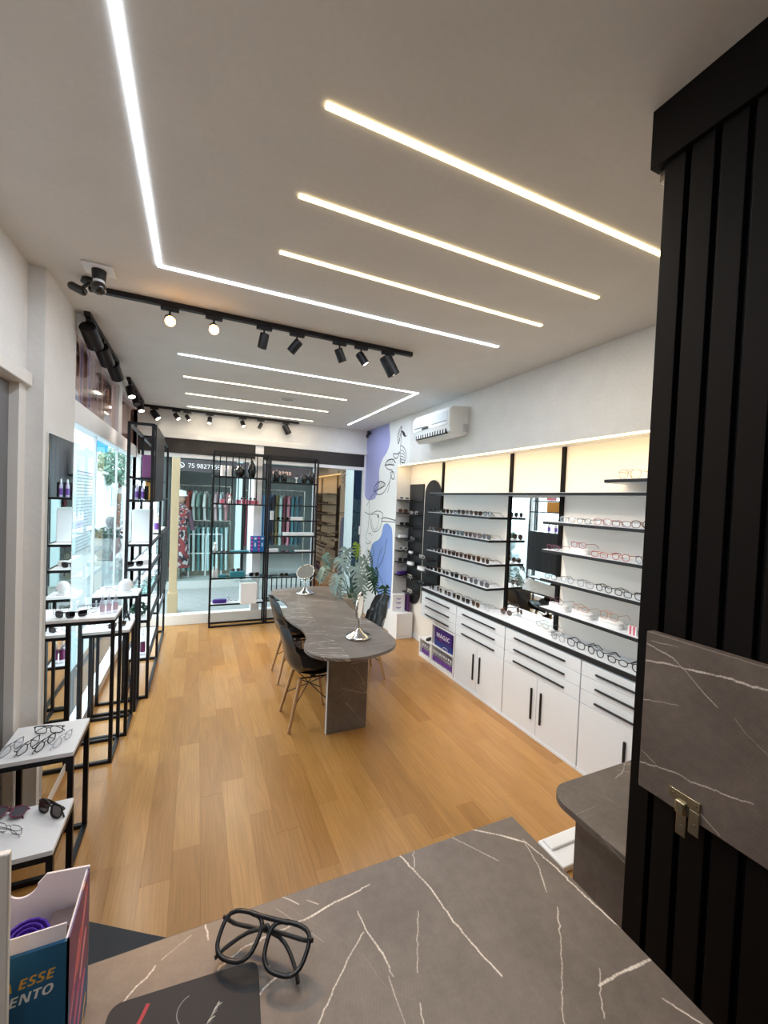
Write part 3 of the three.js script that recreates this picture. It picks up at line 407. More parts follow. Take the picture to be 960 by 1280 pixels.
// ------------------------------------------------------------------ reception counter
{
  const x0 = -0.826, x1 = 0.716, z0 = -0.758, z1 = 0.25, S = 1150, W = Math.round((x1 - x0) * S), Hh = Math.round((z1 - z0) * S), q = (pts) => pts.map(([x, z]) => [(x - x0) * S, (z - z0) * S]);
  const veins = [
    [[[0.60, -0.757], [0.65, -0.72], [0.69, -0.683], [0.702, -0.615], [0.705, -0.556], [0.711, -0.495], [0.716, -0.47]], 5, 1], [[[0.69, -0.692], [0.67, -0.625], [0.642, -0.576]], 3, 0.9], [[[0.41, -0.762], [0.434, -0.668], [0.439, -0.602], [0.451, -0.539], [0.463, -0.495]], 4.2, 1], [[[0.54, -0.759], [0.57, -0.714], [0.60, -0.668]], 2.6, 0.9],
    [[[0.637, -0.545], [0.589, -0.492], [0.514, -0.42], [0.47, -0.36]], 2.6, 0.8], [[[0.716, -0.419], [0.679, -0.421], [0.639, -0.425], [0.598, -0.425]], 5, 0.95], [[[0.62, -0.442], [0.585, -0.411], [0.568, -0.393]], 2.4, 0.8], [[[0.675, -0.375], [0.686, -0.354], [0.71, -0.31]], 3.5, 1], [[[0.389, -0.637], [0.353, -0.575], [0.34, -0.55]], 2.6, 0.85], [[[0.286, -0.678], [0.289, -0.637], [0.3, -0.597], [0.302, -0.56]], 3.4, 0.95], [[[0.295, -0.563], [0.293, -0.531], [0.292, -0.49]], 2.4, 0.8], [[[0.283, -0.64], [0.251, -0.616], [0.215, -0.584], [0.17, -0.54]], 3, 0.95],
    [[[0.324, -0.513], [0.313, -0.48]], 2.6, 0.9], [[[0.445, -0.759], [0.427, -0.72]], 2.4, 0.8], [[[0.326, -0.719], [0.288, -0.713], [0.247, -0.709], [0.207, -0.701], [0.178, -0.699], [0.129, -0.695], [0.093, -0.693], [0.064, -0.682], [0.049, -0.673]], 4, 1], [[[0.135, -0.629], [0.118, -0.623], [0.09, -0.61]], 4, 1], [[[0.031, -0.764], [0.036, -0.727]], 3.6, 1], [[[-0.033, -0.722], [-0.013, -0.733], [0.01, -0.745]], 2, 0.8], [[[0.161, -0.76], [0.18, -0.742], [0.19, -0.731]], 3, 0.9], [[[0.15, -0.739], [0.178, -0.701], [0.215, -0.65]], 1.6, 0.6], [[[0.206, -0.733], [0.223, -0.718]], 2.4, 0.9], [[[-0.042, -0.716], [-0.052, -0.703], [-0.065, -0.696], [-0.08, -0.68]], 3, 0.95],
  ].map(([p, w, a]) => [q(p), w, a]);
  const tex = marble(W, Hh, STONE, veins.concat(randomVeins(16, W, Hh, 1.2, 1.2, 90).map((v) => { v[2] *= 0.35; v[1] *= 0.6; return v; })), 2);
  const body = marble(768, 768, STONE, randomVeins(22, 768, 768, 0.35, 0.6, 110), 9);
  M.stoneBoard = std('#ffffff', 0.45, { map: body });
  const t = thing('reception_counter', 'grey marbled reception counter in front of the viewer', 'counter');
  const g = rb(x0, x1, 1.07, 1.1, z0, z1, 0.003), p = g.attributes.position; for (let i = 0; i < p.count; i++) g.attributes.uv.setXY(i, (p.getX(i) - x0) / (x1 - x0), 1 - (p.getZ(i) - z0) / (z1 - z0));
  mesh('countertop', g, std('#ffffff', 0.42, { map: tex }), t);
  mesh('front_panel', bx(x0 + 0.02, x1 - 0.03, 0.0, 1.07, z0 + 0.03, z0 + 0.06), M.stoneBoard, t); mesh('side_panel', bx(x1 - 0.06, x1 - 0.03, 0, 1.07, z0 + 0.061, z1), M.stoneBoard, t);
}
// black slat wall with folded marble flap
{
  const w = structGroup('wall_slatted', 'black slatted timber partition with deep header board', 'wall');
  mesh('backing', bx(1.205, 1.30, 0, H, -0.775, BACK), M.black, w);
  for (let k = 0; k < 26; k++) { const z = -0.78 + k * 0.0712; if (z + 0.056 > BACK) break; mesh('slat', rb(1.18, 1.205, 0, 2.86, z, z + 0.056, 0.002), M.blackWood, w); }
  mesh('header_board', rb(1.163, 1.205, 2.835, H, -0.812, BACK, 0.003), M.blackWood, w); mesh('clip', rb(1.19, 1.21, 2.80, 2.835, -0.80, -0.775, 0.002), M.steel, w);
}
{
  const z0 = -0.736, z1 = 0.25, y0 = 1.083, y1 = 1.52, S = 1000, W = Math.round((z1 - z0) * S), Hh = Math.round((y1 - y0) * S), q = (pts) => pts.map(([z, y]) => [(z - z0) * S, (y1 - y) * S]);
  const veins = [[[[-0.736, 1.437], [-0.672, 1.45], [-0.631, 1.453], [-0.588, 1.46], [-0.537, 1.467], [-0.501, 1.467], [-0.4, 1.478]], 5, 0.95], [[[-0.732, 1.485], [-0.664, 1.47], [-0.63, 1.446], [-0.585, 1.408], [-0.556, 1.389]], 3, 0.85], [[[-0.521, 1.379], [-0.499, 1.356], [-0.44, 1.32]], 1.6, 0.7], [[[-0.734, 1.327], [-0.686, 1.342], [-0.643, 1.352]], 2.4, 0.85], [[[-0.734, 1.15], [-0.68, 1.166], [-0.633, 1.178], [-0.602, 1.176], [-0.569, 1.186], [-0.523, 1.194], [-0.477, 1.208]], 3.4, 0.95], [[[-0.732, 1.185], [-0.693, 1.17]], 2, 0.8], [[[-0.722, 1.496], [-0.652, 1.502]], 2, 0.7], [[[-0.584, 1.115], [-0.536, 1.09]], 2.4, 0.85]].map(([p, w, a]) => [q(p), w, a]);
  const t = thing('counter_flap', 'dark marbled counter flap folded up against the slat wall', 'counter flap'), g = rb(1.15, 1.179, y0, y1, z0, z1, 0.003), p = g.attributes.position;
  for (let i = 0; i < p.count; i++) g.attributes.uv.setXY(i, (p.getZ(i) - z0) / (z1 - z0), (p.getY(i) - y0) / (y1 - y0));
  mesh('flap_board', g, std('#ffffff', 0.45, { map: marble(W, Hh, STONE, veins, 5) }), t);
  const h = mesh('hinge', [rb(1.145, 1.149, 1.112, 1.138, -0.652, -0.578, 0.0015), rb(1.137, 1.149, 1.085, 1.118, -0.632, -0.608, 0.004), rb(1.143, 1.148, 1.03, 1.1, -0.630, -0.606, 0.0015), rb(1.146, 1.149, 1.05, 1.11, -0.603, -0.578, 0.0015)], M.brass, t); h.userData = { label: 'pale metal folding bracket' };
  for (const [y, z] of [[1.125, -0.642], [1.125, -0.588], [1.075, -0.59], [1.055, -0.618], [1.085, -0.618]]) mesh('screw', new THREE.CylinderGeometry(0.0035, 0.0035, 0.003, 8).rotateZ(Math.PI / 2).translate(1.1435, y, z), M.steel, h);
}
// lower desk beyond the slat wall
{
  const t = thing('service_desk', 'low grey marbled desk with rounded corner beside the drawer cabinets', 'desk'), s = new THREE.Shape(), X0 = 1.275, X1 = 2.44, Z0 = -1.175, Z1 = -0.5, r = 0.1;
  s.moveTo(X0 + r, -Z0); s.lineTo(X1, -Z0); s.lineTo(X1, -Z1); s.lineTo(X0, -Z1); s.lineTo(X0, -Z0 - r); s.absarc(X0 + r, -Z0 - r, r, Math.PI, Math.PI / 2, true);
  const top = mesh('desktop', uvm(extr(s, 0.022, 0.002, 16).rotateX(-Math.PI / 2).translate(0, 0.726, 0)), M.stoneMid = std('#ffffff', 0.45, { map: marble(1024, 1024, STONE, randomVeins(26, 1024, 1024, 0.35, 0.6, 120), 4) }), t);
  mesh('side_panel', bx(1.36, 1.385, 0, 0.724, -1.10, -0.82), M.stoneBoard, t); mesh('front_panel', bx(1.385, 2.43, 0.1, 0.724, -1.10, -1.075), M.stoneBoard, t);
}
struct('trim_1', [rb(1.74, 2.2, 0, 0.035, -1.64, -1.46, 0.008), rb(1.76, 2.18, 0.035, 0.05, -1.625, -1.555, 0.006)], M.white, 'white threshold moulding on the floor by the low desk', 'trim');
tag(mesh('floor_mat', extr(shapeOf([[-0.6, 2.19], [-0.371, 2.048], [-0.146, 1.904], [0.15, 1.72], [0.15, 0.85], [-0.75, 0.85]]), 0.006, 0.002).rotateX(-Math.PI / 2).translate(0, 0.002, 0), M.rubber), 'dark grey rubber mat on the floor before the counter', 'mat');
// things on the counter
{
  const t = specs('pilot', 0.0034, 'black', 'clear', 'large black-rimmed aviator glasses lying on the marbled counter', null, [0.096, 1.121, -0.634], -0.62, { folded: true, tilt: -1.15, scale: 1.07 });
}
{
  const W = 0.205, D = 0.2, tex = canvas(600, 600, (c) => { c.fillStyle = '#26262a'; c.fillRect(0, 0, 600, 600); c.strokeStyle = '#b23a44'; c.lineWidth = 16; c.beginPath(); c.moveTo(150, 40); c.quadraticCurveTo(130, 110, 95, 160); c.stroke(); c.strokeStyle = '#8b8f95'; c.lineWidth = 4; c.beginPath(); c.arc(330, 120, 60, 2, 4.4); c.stroke(); for (let i = 0; i < 60; i++) { c.strokeStyle = `rgba(220,220,210,${rr(0.2, 0.8)})`; c.lineWidth = rr(2, 6); const x = 300 + i * 2.2, y = 330 - i * 3.4; c.beginPath(); c.moveTo(x, y); c.lineTo(x + rr(4, 26), y - rr(2, 18)); c.stroke(); } c.strokeStyle = '#3b6cb0'; c.lineWidth = 26; c.beginPath(); c.arc(300, 520, 330, -0.95, -0.1); c.stroke(); c.strokeStyle = '#8fb4e0'; c.lineWidth = 8; c.beginPath(); c.arc(300, 520, 300, -0.8, -0.1); c.stroke(); });
  const s = new THREE.Shape(), r = 0.018; s.moveTo(-W / 2 + r, 0); s.lineTo(W / 2 - r, 0); s.quadraticCurveTo(W / 2, 0, W / 2, -r); s.lineTo(W / 2, -D); s.lineTo(-W / 2, -D); s.lineTo(-W / 2, -r); s.quadraticCurveTo(-W / 2, 0, -W / 2 + r, 0);
  const g = extr(s, 0.0025, 0.0005, 6), p = g.attributes.position; for (let i = 0; i < p.count; i++) g.attributes.uv.setXY(i, (p.getX(i) + W / 2) / W, 1 + p.getY(i) / D);
  const m = mesh('mouse_pad', g.rotateX(-Math.PI / 2), std('#ffffff', 0.7, { map: tex })); m.position.set(0.006, 1.1006, -0.671); m.rotation.y = -0.085; tag(m, 'dark printed mouse pad on the marbled counter', 'mouse pad');
}
{ // open carton with rolled purple cloth
  const t = thing('display_carton', 'open cardboard display carton, blue front lettered A ESSE MENTO', 'carton', [-0.128, 1.1, -0.70]), h = 0.203, D = 0.108, W = 0.16;
  const front = canvas(512, 640, (c) => { c.fillStyle = '#1c5f86'; c.fillRect(0, 0, 512, 640); for (let i = 0; i < 500; i++) { c.fillStyle = `rgba(${rr(20, 60)},${rr(90, 130)},${rr(140, 170)},.3)`; c.fillRect(rr(0, 512), rr(0, 640), 3, 3); } c.save(); c.transform(1, -0.06, -0.22, 1, 60, 0); c.font = 'bold 52px sans-serif'; c.fillStyle = '#e0a83e'; c.textAlign = 'right'; c.fillText('A ESSE', 440, 150); c.fillStyle = '#f2f0ea'; c.fillText('MENTO', 450, 208); c.restore(); c.strokeStyle = '#8fb6cf'; c.lineWidth = 8; c.beginPath(); c.arc(90, 560, 90, -1.5, 0.2); c.stroke(); c.fillStyle = '#c7448f'; c.fillRect(60, 560, 120, 60); });
  const side = canvas(300, 640, (c) => { c.fillStyle = '#7a3f6e'; c.fillRect(0, 0, 300, 640); c.fillStyle = '#3c5f92'; c.beginPath(); c.moveTo(0, 200); c.lineTo(150, 640); c.lineTo(0, 640); c.fill(); c.fillRect(0, 420, 300, 220); for (const [x, y, l, w, col] of [[250, 60, 240, 46, '#e0607a'], [160, 160, 220, 54, '#d8506e'], [240, 240, 260, 40, '#ef8fa2'], [150, 380, 200, 60, '#c93f86'], [230, 420, 200, 44, '#e25a8c'], [90, 300, 160, 36, '#b14a86'], [260, 560, 130, 30, '#e3b34a']]) { c.strokeStyle = col; c.lineWidth = w; c.lineCap = 'round'; c.beginPath(); c.moveTo(x, y); c.lineTo(x - l * 0.5, y + l * 0.85); c.stroke(); c.strokeStyle = 'rgba(255,225,215,.9)'; c.lineWidth = 7; c.beginPath(); c.moveTo(x - 6, y + 10); c.lineTo(x - l * 0.42, y + l * 0.7); c.stroke(); } });
  const ft = 0.004, fm = std('#ffffff', 0.5, { map: front }), sm = std('#ffffff', 0.45, { map: side }), card = std('#e6e0e4', 0.75);
  const fit = (g, ux, uy) => { const p = g.attributes.position, b = (g.computeBoundingBox(), g.boundingBox), f = (a, v) => (v - b.min[a]) / (b.max[a] - b.min[a]); for (let i = 0; i < p.count; i++) g.attributes.uv.setXY(i, f(ux, ux === 'x' ? p.getX(i) : -p.getZ(i) + b.min.z + b.max.z), f(uy, p.getY(i))); return g; };
  mesh('front_panel', fit(bx(-W, 0, 0, h, D - ft, D), 'x', 'y'), fm, t); mesh('front_inner', bx(-W + ft, -ft, 0.0, h - 0.001, D - ft - 0.002, D - ft), card, t);
  mesh('front_flap', bx(-W + 0.004, -0.004, 0, 0.017, -0.002, 0).rotateX(-0.15).translate(0, h, D - 0.004), card, t);
  mesh('side_panel', fit(bx(-ft / 2, 0, 0, h, 0.0, D), 'z', 'y'), sm, t); mesh('side_inner', bx(-ft, -ft / 2, 0, h, 0.002, D - ft), card, t); mesh('side_panel', bx(-W, -W + ft, 0, h, 0, D - ft), card, t);
  const bs = new THREE.Shape(); bs.moveTo(-W, 0); bs.lineTo(0, 0); bs.lineTo(0, h + 0.003); bs.lineTo(-0.05, h + 0.008); bs.lineTo(-0.06, h - 0.003); bs.absarc(-0.076, h, 0.017, -0.2, Math.PI + 0.2, true); bs.lineTo(-0.1, h + 0.012); bs.lineTo(-W, h + 0.006); mesh('back_panel', extr(bs, 0.003).translate(0, 0, -0.001), card, t);
  mesh('floor_panel', bx(-W + ft, -ft, 0, 0.004, 0, D - ft), card, t);
  const roll = thing('rolled_cloth', 'rolled purple microfibre cloth inside the open carton', 'cloth', [-0.205, 1.19, -0.655]), sp = []; for (let k = 0; k < 60; k++) { const a = k * 0.42, r = 0.004 + k * 0.00038; sp.push([r * Math.cos(a), r * Math.sin(a)]); }
  mesh('cloth_roll', [extr(shapeOf([...sp.map(([x, y]) => [x * 1.09, y * 1.09]), ...sp.slice().reverse()]), 0.09, 0.0004), new THREE.CylinderGeometry(0.0245, 0.0245, 0.086, 20).rotateX(Math.PI / 2).translate(0, 0, 0.044)], std('#4d2aa0', 0.85), roll).rotation.set(-1.5, 0.06, 0); roll.position.set(-0.19, 1.106, -0.655); roll.scale.set(1, 1.85, 1);
  tag(mesh('sachet', rb(-0.168, -0.14, 1.14, 1.262, -0.69, -0.66, 0.002), std('#7d6a68', 0.5)), 'small brown sachet beside the rolled cloth in the carton', 'sachet');
}
tag(mesh('card_holder', rb(-0.42, -0.172, 1.1, 1.46, -0.556, -0.548, 0.002), M.warmWhite), 'white upright card panel on the counter beside the carton', 'panel');
// ------------------------------------------------------------------ wavy marbled table
{
  const out = [[1.455, -2.90], [1.485, -3.08], [1.484, -3.33], [1.456, -3.6], [1.455, -3.9], [1.475, -4.18], [1.52, -4.49], [1.575, -4.85], [1.56, -5.0], [1.40, -5.04], [1.05, -5.02], [0.85, -4.96], [0.795, -4.82], [0.825, -4.6], [0.866, -4.36], [0.85, -4.13], [0.785, -3.95], [0.768, -3.82], [0.79, -3.63], [0.828, -3.42], [0.815, -3.2], [0.76, -3.04], [0.742, -2.93], [0.775, -2.81], [0.855, -2.73], [0.97, -2.685], [1.11, -2.672], [1.26, -2.715], [1.38, -2.785]];
  const t = thing('wavy_table', 'long wavy-edged grey marbled table with slab legs', 'table'), s = shapeOf(spline(out.map(([x, z]) => [x, -z]), 160));
  const tex = marble(1024, 1024, STONE, randomVeins(40, 1024, 1024, 0.3, 0.45, 190).map((v) => { v[1] = v[1] * 1.5 + 1; v[2] = Math.min(1, v[2] + 0.3); return v; }), 12), m = std('#ffffff', 0.36, { map: tex });
  mesh('tabletop', uvm(extr(s, 0.02, 0.002).rotateX(-Math.PI / 2).translate(0, 0.728, 0)), m, t);
  mesh('leg', bx(0.967, 1.30, 0, 0.727, -3.11, -3.07), M.stoneBoard, t); mesh('leg', bx(0.967, 1.30, 0, 0.727, -4.66, -4.62), M.stoneBoard, t);
  const e = (a, b, y0, y1, z0, z1) => bx(a, b, y0, y1, z0, z1); mesh('edge_strip', [e(0.9655, 0.967, 0, 0.727, -3.11, -3.069), e(1.30, 1.3015, 0, 0.727, -3.11, -3.069)], M.alu, t);
}
// chairs
function chairShell() {
  const prof = [[0.225, 0.435], [0.21, 0.452], [0.16, 0.458], [0.05, 0.445], [-0.07, 0.438], [-0.14, 0.455], [-0.185, 0.51], [-0.21, 0.6], [-0.235, 0.7], [-0.262, 0.79], [-0.275, 0.838]], half = [0.14, 0.185, 0.215, 0.232, 0.232, 0.228, 0.22, 0.212, 0.198, 0.155, 0.07];
  const c = new THREE.CatmullRomCurve3(prof.map((p) => V(p[0], p[1], 0))), NU = 34, NV = 16, pts = [], w = (u) => { const f = u * (half.length - 1), i = Math.min(half.length - 2, Math.floor(f)), q = f - i; return half[i] + (half[i + 1] - half[i]) * q; };
  for (let i = 0; i <= NU; i++) {
    const u = i / NU, p = c.getPoint(u), tn = c.getTangent(u), n = V(-tn.y, tn.x, 0).multiplyScalar(-1), hw = w(u), lift = u < 0.12 ? u / 0.12 : u > 0.9 ? (1 - u) / 0.1 : 1;
    for (let j = 0; j <= NV; j++) { const v = j / NV * 2 - 1, cu = Math.abs(v) ** 3 * 0.062 * lift * (u > 0.36 && u < 0.72 ? 1.35 : 1); pts.push(V(p.x + n.x * cu, p.y + n.y * cu, v * hw)); }
  }
  const idx = [], W = NV + 1; for (let i = 0; i < NU; i++) for (let j = 0; j < NV; j++) { const a = i * W + j; idx.push(a, a + 1, a + W, a + 1, a + W + 1, a + W); }
  const g = new THREE.BufferGeometry(); g.setAttribute('position', new THREE.Float32BufferAttribute(pts.flatMap((p) => [p.x, p.y, p.z]), 3)); g.setIndex(idx); g.computeVertexNormals();
  const nn = g.attributes.normal, N = pts.length, all = [...pts, ...pts.map((p, i) => V(p.x - nn.getX(i) * 0.007, p.y - nn.getY(i) * 0.007, p.z - nn.getZ(i) * 0.007))], id2 = [...idx]; for (let k = 0; k < idx.length; k += 3) id2.push(idx[k] + N, idx[k + 2] + N, idx[k + 1] + N);
  const edge = (a, b) => id2.push(a, a + N, b, b, a + N, b + N); for (let j = 0; j < NV; j++) { edge(j + 1, j); edge(NU * W + j, NU * W + j + 1); } for (let i = 0; i < NU; i++) { edge(i * W, (i + 1) * W); edge((i + 1) * W + NV, i * W + NV); }
  const h = new THREE.BufferGeometry(); h.setAttribute('position', new THREE.Float32BufferAttribute(all.flatMap((p) => [p.x, p.y, p.z]), 3)); h.setIndex(id2); h.computeVertexNormals(); h.setAttribute('uv', new THREE.Float32BufferAttribute(new Float32Array(all.length * 2), 2)); return h;
}
const shellGeo = chairShell(), shellMat = phy('#1c1a1c', 0.34, { clearcoat: 0.35, side: THREE.DoubleSide });
function chair(label, x, z, turn) {
  const t = thing('shell_chair', label, 'chair', [x, 0, z], turn, null); mesh('seat_shell', shellGeo, shellMat, t); mesh('seat_pad', lathe([[0, 0.012], [0.15, 0.012], [0.17, 0.006], [0.172, 0]], 26).scale(1, 1, 1.12).translate(0.035, 0.446, 0), std('#121113', 0.35), t);
  for (const sx of [-1, 1]) for (const sz of [-1, 1]) mesh('leg', rod([sx * 0.19, 0, sz * 0.185], [sx * 0.105 + 0.01, 0.40, sz * 0.125], 0.0125, 10, 0.018), M.legWood, t);
  mesh('wire_brace', [rod([-0.155, 0.17, -0.158], [0.12, 0.395, 0.12], 0.004, 6), rod([0.165, 0.17, 0.158], [-0.1, 0.395, -0.12], 0.004, 6), rod([-0.155, 0.17, 0.158], [0.12, 0.395, -0.12], 0.004, 6), rod([0.165, 0.17, -0.158], [-0.1, 0.395, 0.12], 0.004, 6), rb(-0.11, 0.13, 0.395, 0.405, -0.13, -0.118, 0.002), rb(-0.11, 0.13, 0.395, 0.405, 0.118, 0.13, 0.002), rb(-0.012, 0.03, 0.40, 0.436, -0.13, 0.13, 0.004)], M.blackMetal, t);
  return t;
}
chair('black shell chair with wooden legs beside the slab table leg', 0.885, -3.372, 0); chair('black shell chair with wooden legs between the other chair and the far rack', 0.955, -4.262, 0); chair('black shell chair under the monstera by the mural', 1.63, -4.03, Math.PI);
// table mirrors
function tableMirror(label, x, z, turn, tilt, s = 1) {
  const t = thing('table_mirror', label, 'mirror', [x, 0.75, z], turn); t.scale.setScalar(s);
  mesh('base', lathe([[0, 0], [0.098, 0], [0.1, 0.012], [0.088, 0.024], [0.05, 0.04], [0.022, 0.062], [0.012, 0.075], [0, 0.075]], 40), M.chrome, t);
  mesh('stem', lathe([[0.009, 0.07], [0.014, 0.085], [0.009, 0.1], [0.012, 0.125], [0.008, 0.135], [0, 0.136]], 20), M.chrome, t);
  const a = []; for (let k = 0; k <= 16; k++) { const q = Math.PI * (1.12 + 0.76 * k / 16); a.push([Math.cos(q) * 0.112, 0.245 + Math.sin(q) * 0.112, 0]); } mesh('yoke', tube(a, 0.005, 24, 8), M.chrome, t);
  const d = mesh('mirror_head', lathe([[0, -0.011], [0.095, -0.011], [0.104, -0.006], [0.105, 0.005], [0.098, 0.01], [0.094, 0.006]], 44).rotateX(Math.PI / 2), M.chrome, t); d.position.y = 0.245; d.rotation.x = tilt;
  mesh('mirror_glass', new THREE.CylinderGeometry(0.094, 0.094, 0.004, 40).rotateX(Math.PI / 2).translate(0, 0, 0.0075), M.mirror, d); return t;
}
tableMirror('round chrome table mirror tilted back near the far rack', 1.153, -4.678, -0.7, -0.8, 1.02); tableMirror('round chrome table mirror turned edge-on above the slab leg', 1.205, -3.07, 1.0, 0.05, 1.06);
// monstera
{
  const t = thing('potted_monstera', 'split-leaf monstera in a beige pot behind the wavy table', 'plant', [1.70, 0, -4.56]);
  mesh('pot', lathe([[0, 0], [0.1, 0], [0.125, 0.3], [0.135, 0.7], [0.14, 0.72], [0.128, 0.72], [0.12, 0.66], [0, 0.66]], 28), M.pot, t); mesh('soil', lathe([[0, 0.67], [0.122, 0.665]], 20), M.soil, t);
  const half = [[0, -0.02], [0.035, -0.06], [0.075, -0.045], [0.1, -0.012], [0.108, 0.008], [0.03, 0.006], [0.03, 0.02], [0.116, 0.044], [0.114, 0.062], [0.026, 0.042], [0.026, 0.056], [0.108, 0.094], [0.1, 0.114], [0.022, 0.078], [0.021, 0.092], [0.092, 0.142], [0.08, 0.158], [0.018, 0.112], [0.016, 0.126], [0.066, 0.18], [0.05, 0.192], [0.012, 0.148], [0.02, 0.2], [0, 0.235]];
  const leafG = extr(shapeOf([...half, ...half.slice(1, -1).reverse().map(([x, y]) => [-x, y])]), 0.0012), p = leafG.attributes.position; for (let i = 0; i < p.count; i++) p.setZ(i, p.getZ(i) - 2.2 * p.getX(i) ** 2 - 1.1 * Math.max(0, p.getY(i)) ** 2); leafG.computeVertexNormals();
  const L = [[-0.34, 1.06, 0.05, 0.95, 0], [-0.22, 0.98, 0.16, 1.05, 1], [-0.16, 1.16, 0.02, 1.05, 1], [-0.04, 1.08, 0.18, 1.15, 1], [-0.08, 1.25, -0.02, 1.0, 1], [0.07, 1.17, 0.12, 1.1, 1], [0.14, 1.06, 0.16, 1.05, 2], [0.2, 1.2, -0.02, 0.95, 0], [0.07, 1.3, -0.1, 0.9, 3], [0.24, 1.0, 0.1, 1.0, 2], [-0.24, 0.88, 0.2, 0.85, 1], [0.28, 0.84, 0.22, 0.85, 2], [-0.02, 0.82, 0.28, 0.85, 0], [0.0, 0.98, 0.24, 1.1, 1], [-0.3, 1.18, -0.08, 0.8, 0], [0.14, 0.94, 0.2, 0.9, 2]];
  const mats = [M.leaf, M.leafPale, M.leafDark, std('#7f9a2a', 0.5)];
  L.forEach(([x0, y, z, s, k]) => { const x = x0 * 1.12; const lf = mesh('leaf', leafG, mats[k], t); lf.scale.setScalar(s * 0.85); lf.position.set(x, y, z); lf.rotation.set(-0.5 + rr(-0.35, 0.3), Math.atan2(x, z + 0.2) + rr(-0.5, 0.5), -x * 2 + Math.PI + rr(-0.7, 0.7), 'YXZ'); mesh('stem', tube([[x * 0.1, 0.66, z * 0.1], [x * 0.35, 0.66 + (y - 0.66) * 0.6, z * 0.3], [x, y + 0.03 * s, z - 0.01]], 0.005, 12, 5), M.stem, t); });
}
// ------------------------------------------------------------------ street-side display tables
function frameTable(label, x0, x1, z0, z1, h) {
  const t = thing('frame_table', label, 'display table'), k = 0.022, q = 0.02;
  mesh('tabletop', rb(x0, x1, h - q, h, z0, z1, 0.002), M.white, t);
  for (const [a, b] of [[x0, x0 + k], [x1 - k, x1]]) for (const [c, d] of [[z0, z0 + k], [z1 - k, z1]]) mesh('leg', bx(a, b, 0, h - q - k, c, d), M.blackMetal, t);
  mesh('apron', [bx(x0, x1, h - q - k, h - q, z0, z0 + k), bx(x0, x1, h - q - k, h - q, z1 - k, z1), bx(x0, x0 + k, h - q - k, h - q, z0 + k, z1 - k), bx(x1 - k, x1, h - q - k, h - q, z0 + k, z1 - k)], M.blackMetal, t);
  mesh('foot_rail', [bx(x0 + k, x1 - k, 0.0, k, z0, z0 + k), bx(x0 + k, x1 - k, 0.0, k, z1 - k, z1), bx(x1 - k, x1, 0.0, k, z0 + k, z1 - k)], M.blackMetal, t); return t;
}
frameTable('white-topped metal frame table before the mirror column', -0.815, -0.507, -2.68, -2.35, 0.6);
frameTable('lower white-topped metal frame table holding sunglasses beside the grey door', -0.80, -0.475, -2.235, -1.93, 0.45);
frameTable('tall white-topped metal frame table with three spray bottles', -0.752, -0.486, -3.56, -3.245, 1.0);
frameTable('shorter white-topped metal frame table beside the bottle table', -0.752, -0.443, -3.9, -3.575, 0.81);
frameTable('white-topped metal frame table with white cases beside the tall rack', -0.752, -0.43, -4.17, -3.95, 1.0);
// eyewear on the tables
const flat = (kind, t, fm, lm, label, x, y, z, turn, tilt = -1.25, o = {}) => specs(kind, t, fm, lm, label, null, [x, y + 0.016, z], turn, { folded: true, tilt, ...o });
specs('rect', 0.0016, 'grey', 'clear', 'thin grey glasses at the wall end of the column table', null, [-0.765, 0.6, -2.45], 1.15, { folded: true }); specs('rect', 0.002, 'black', 'clear', 'black half-rim glasses on the column table', null, [-0.70, 0.6, -2.44], 1.15, { folded: true }); specs('oval', 0.0024, 'black', 'clear', 'black glasses standing on the middle of the column table', null, [-0.635, 0.6, -2.44], 1.15, { folded: true }); specs('oval', 0.0018, 'clear', 'clear', 'translucent glasses at the room end of the column table', null, [-0.57, 0.6, -2.45], 1.15, { folded: true }); specs('rect', 0.0022, 'black', 'clear', 'black open glasses along the back of the column table', null, [-0.66, 0.6, -2.57], -0.25, { folded: true });
specs('square', 0.004, 'black', 'brown', 'oversized dark sunglasses on the lower table', null, [-0.545, 0.452, -2.14], -0.75, { folded: true, scale: 1.05, tilt: -0.2 }); flat('square', 0.003, 'wine', 'grey', 'purple-grey sunglasses on the lower table', -0.70, 0.45, -2.17, -0.3); specs('rect', 0.0014, 'silver', 'clear', 'thin silver glasses on the lower table', null, [-0.66, 0.45, -2.09], 2.6, { folded: true }); specs('round', 0.0018, 'black', 'clear', 'thin black glasses on the lower table near the carton', null, [-0.69, 0.45, -2.0], 2.4, { folded: true });
for (let k = 0; k < 3; k++) bottle('spray_bottle', 'clear pump spray bottle on the tall bottle table', 'bottle', 'spray bottles on the tall table', [-0.575 + k * 0.035, 1.0, -3.34 - k * 0.02], 0.135, 0.016, M.clear, M.clear, std('#d9c4d6', 0.5), true);
specs('rect', 0.0018, 'grey', 'clear', 'thin glasses spread on the bottle table top', 'thin glasses on the bottle table', [-0.65, 1.0, -3.37], 1.0, { folded: true }); specs('rect', 0.0018, 'grey', 'clear', 'thin glasses spread on the bottle table top', 'thin glasses on the bottle table', [-0.68, 1.0, -3.49], 0.5, { folded: true }); specs('square', 0.0024, 'black', 'dark', 'black sunglasses on the bottle table by the street window', null, [-0.71, 1.0, -3.295], 0.4, { folded: true, scale: 0.9 });
specs('rect', 0.002, 'black', 'dark', 'black sunglasses on the shorter table beside the bottle table', null, [-0.53, 0.81, -3.66], 0.6, { folded: true }); specs('rect', 0.0016, 'grey', 'clear', 'thin clear glasses on the shorter table', null, [-0.66, 0.81, -3.66], 0.4);
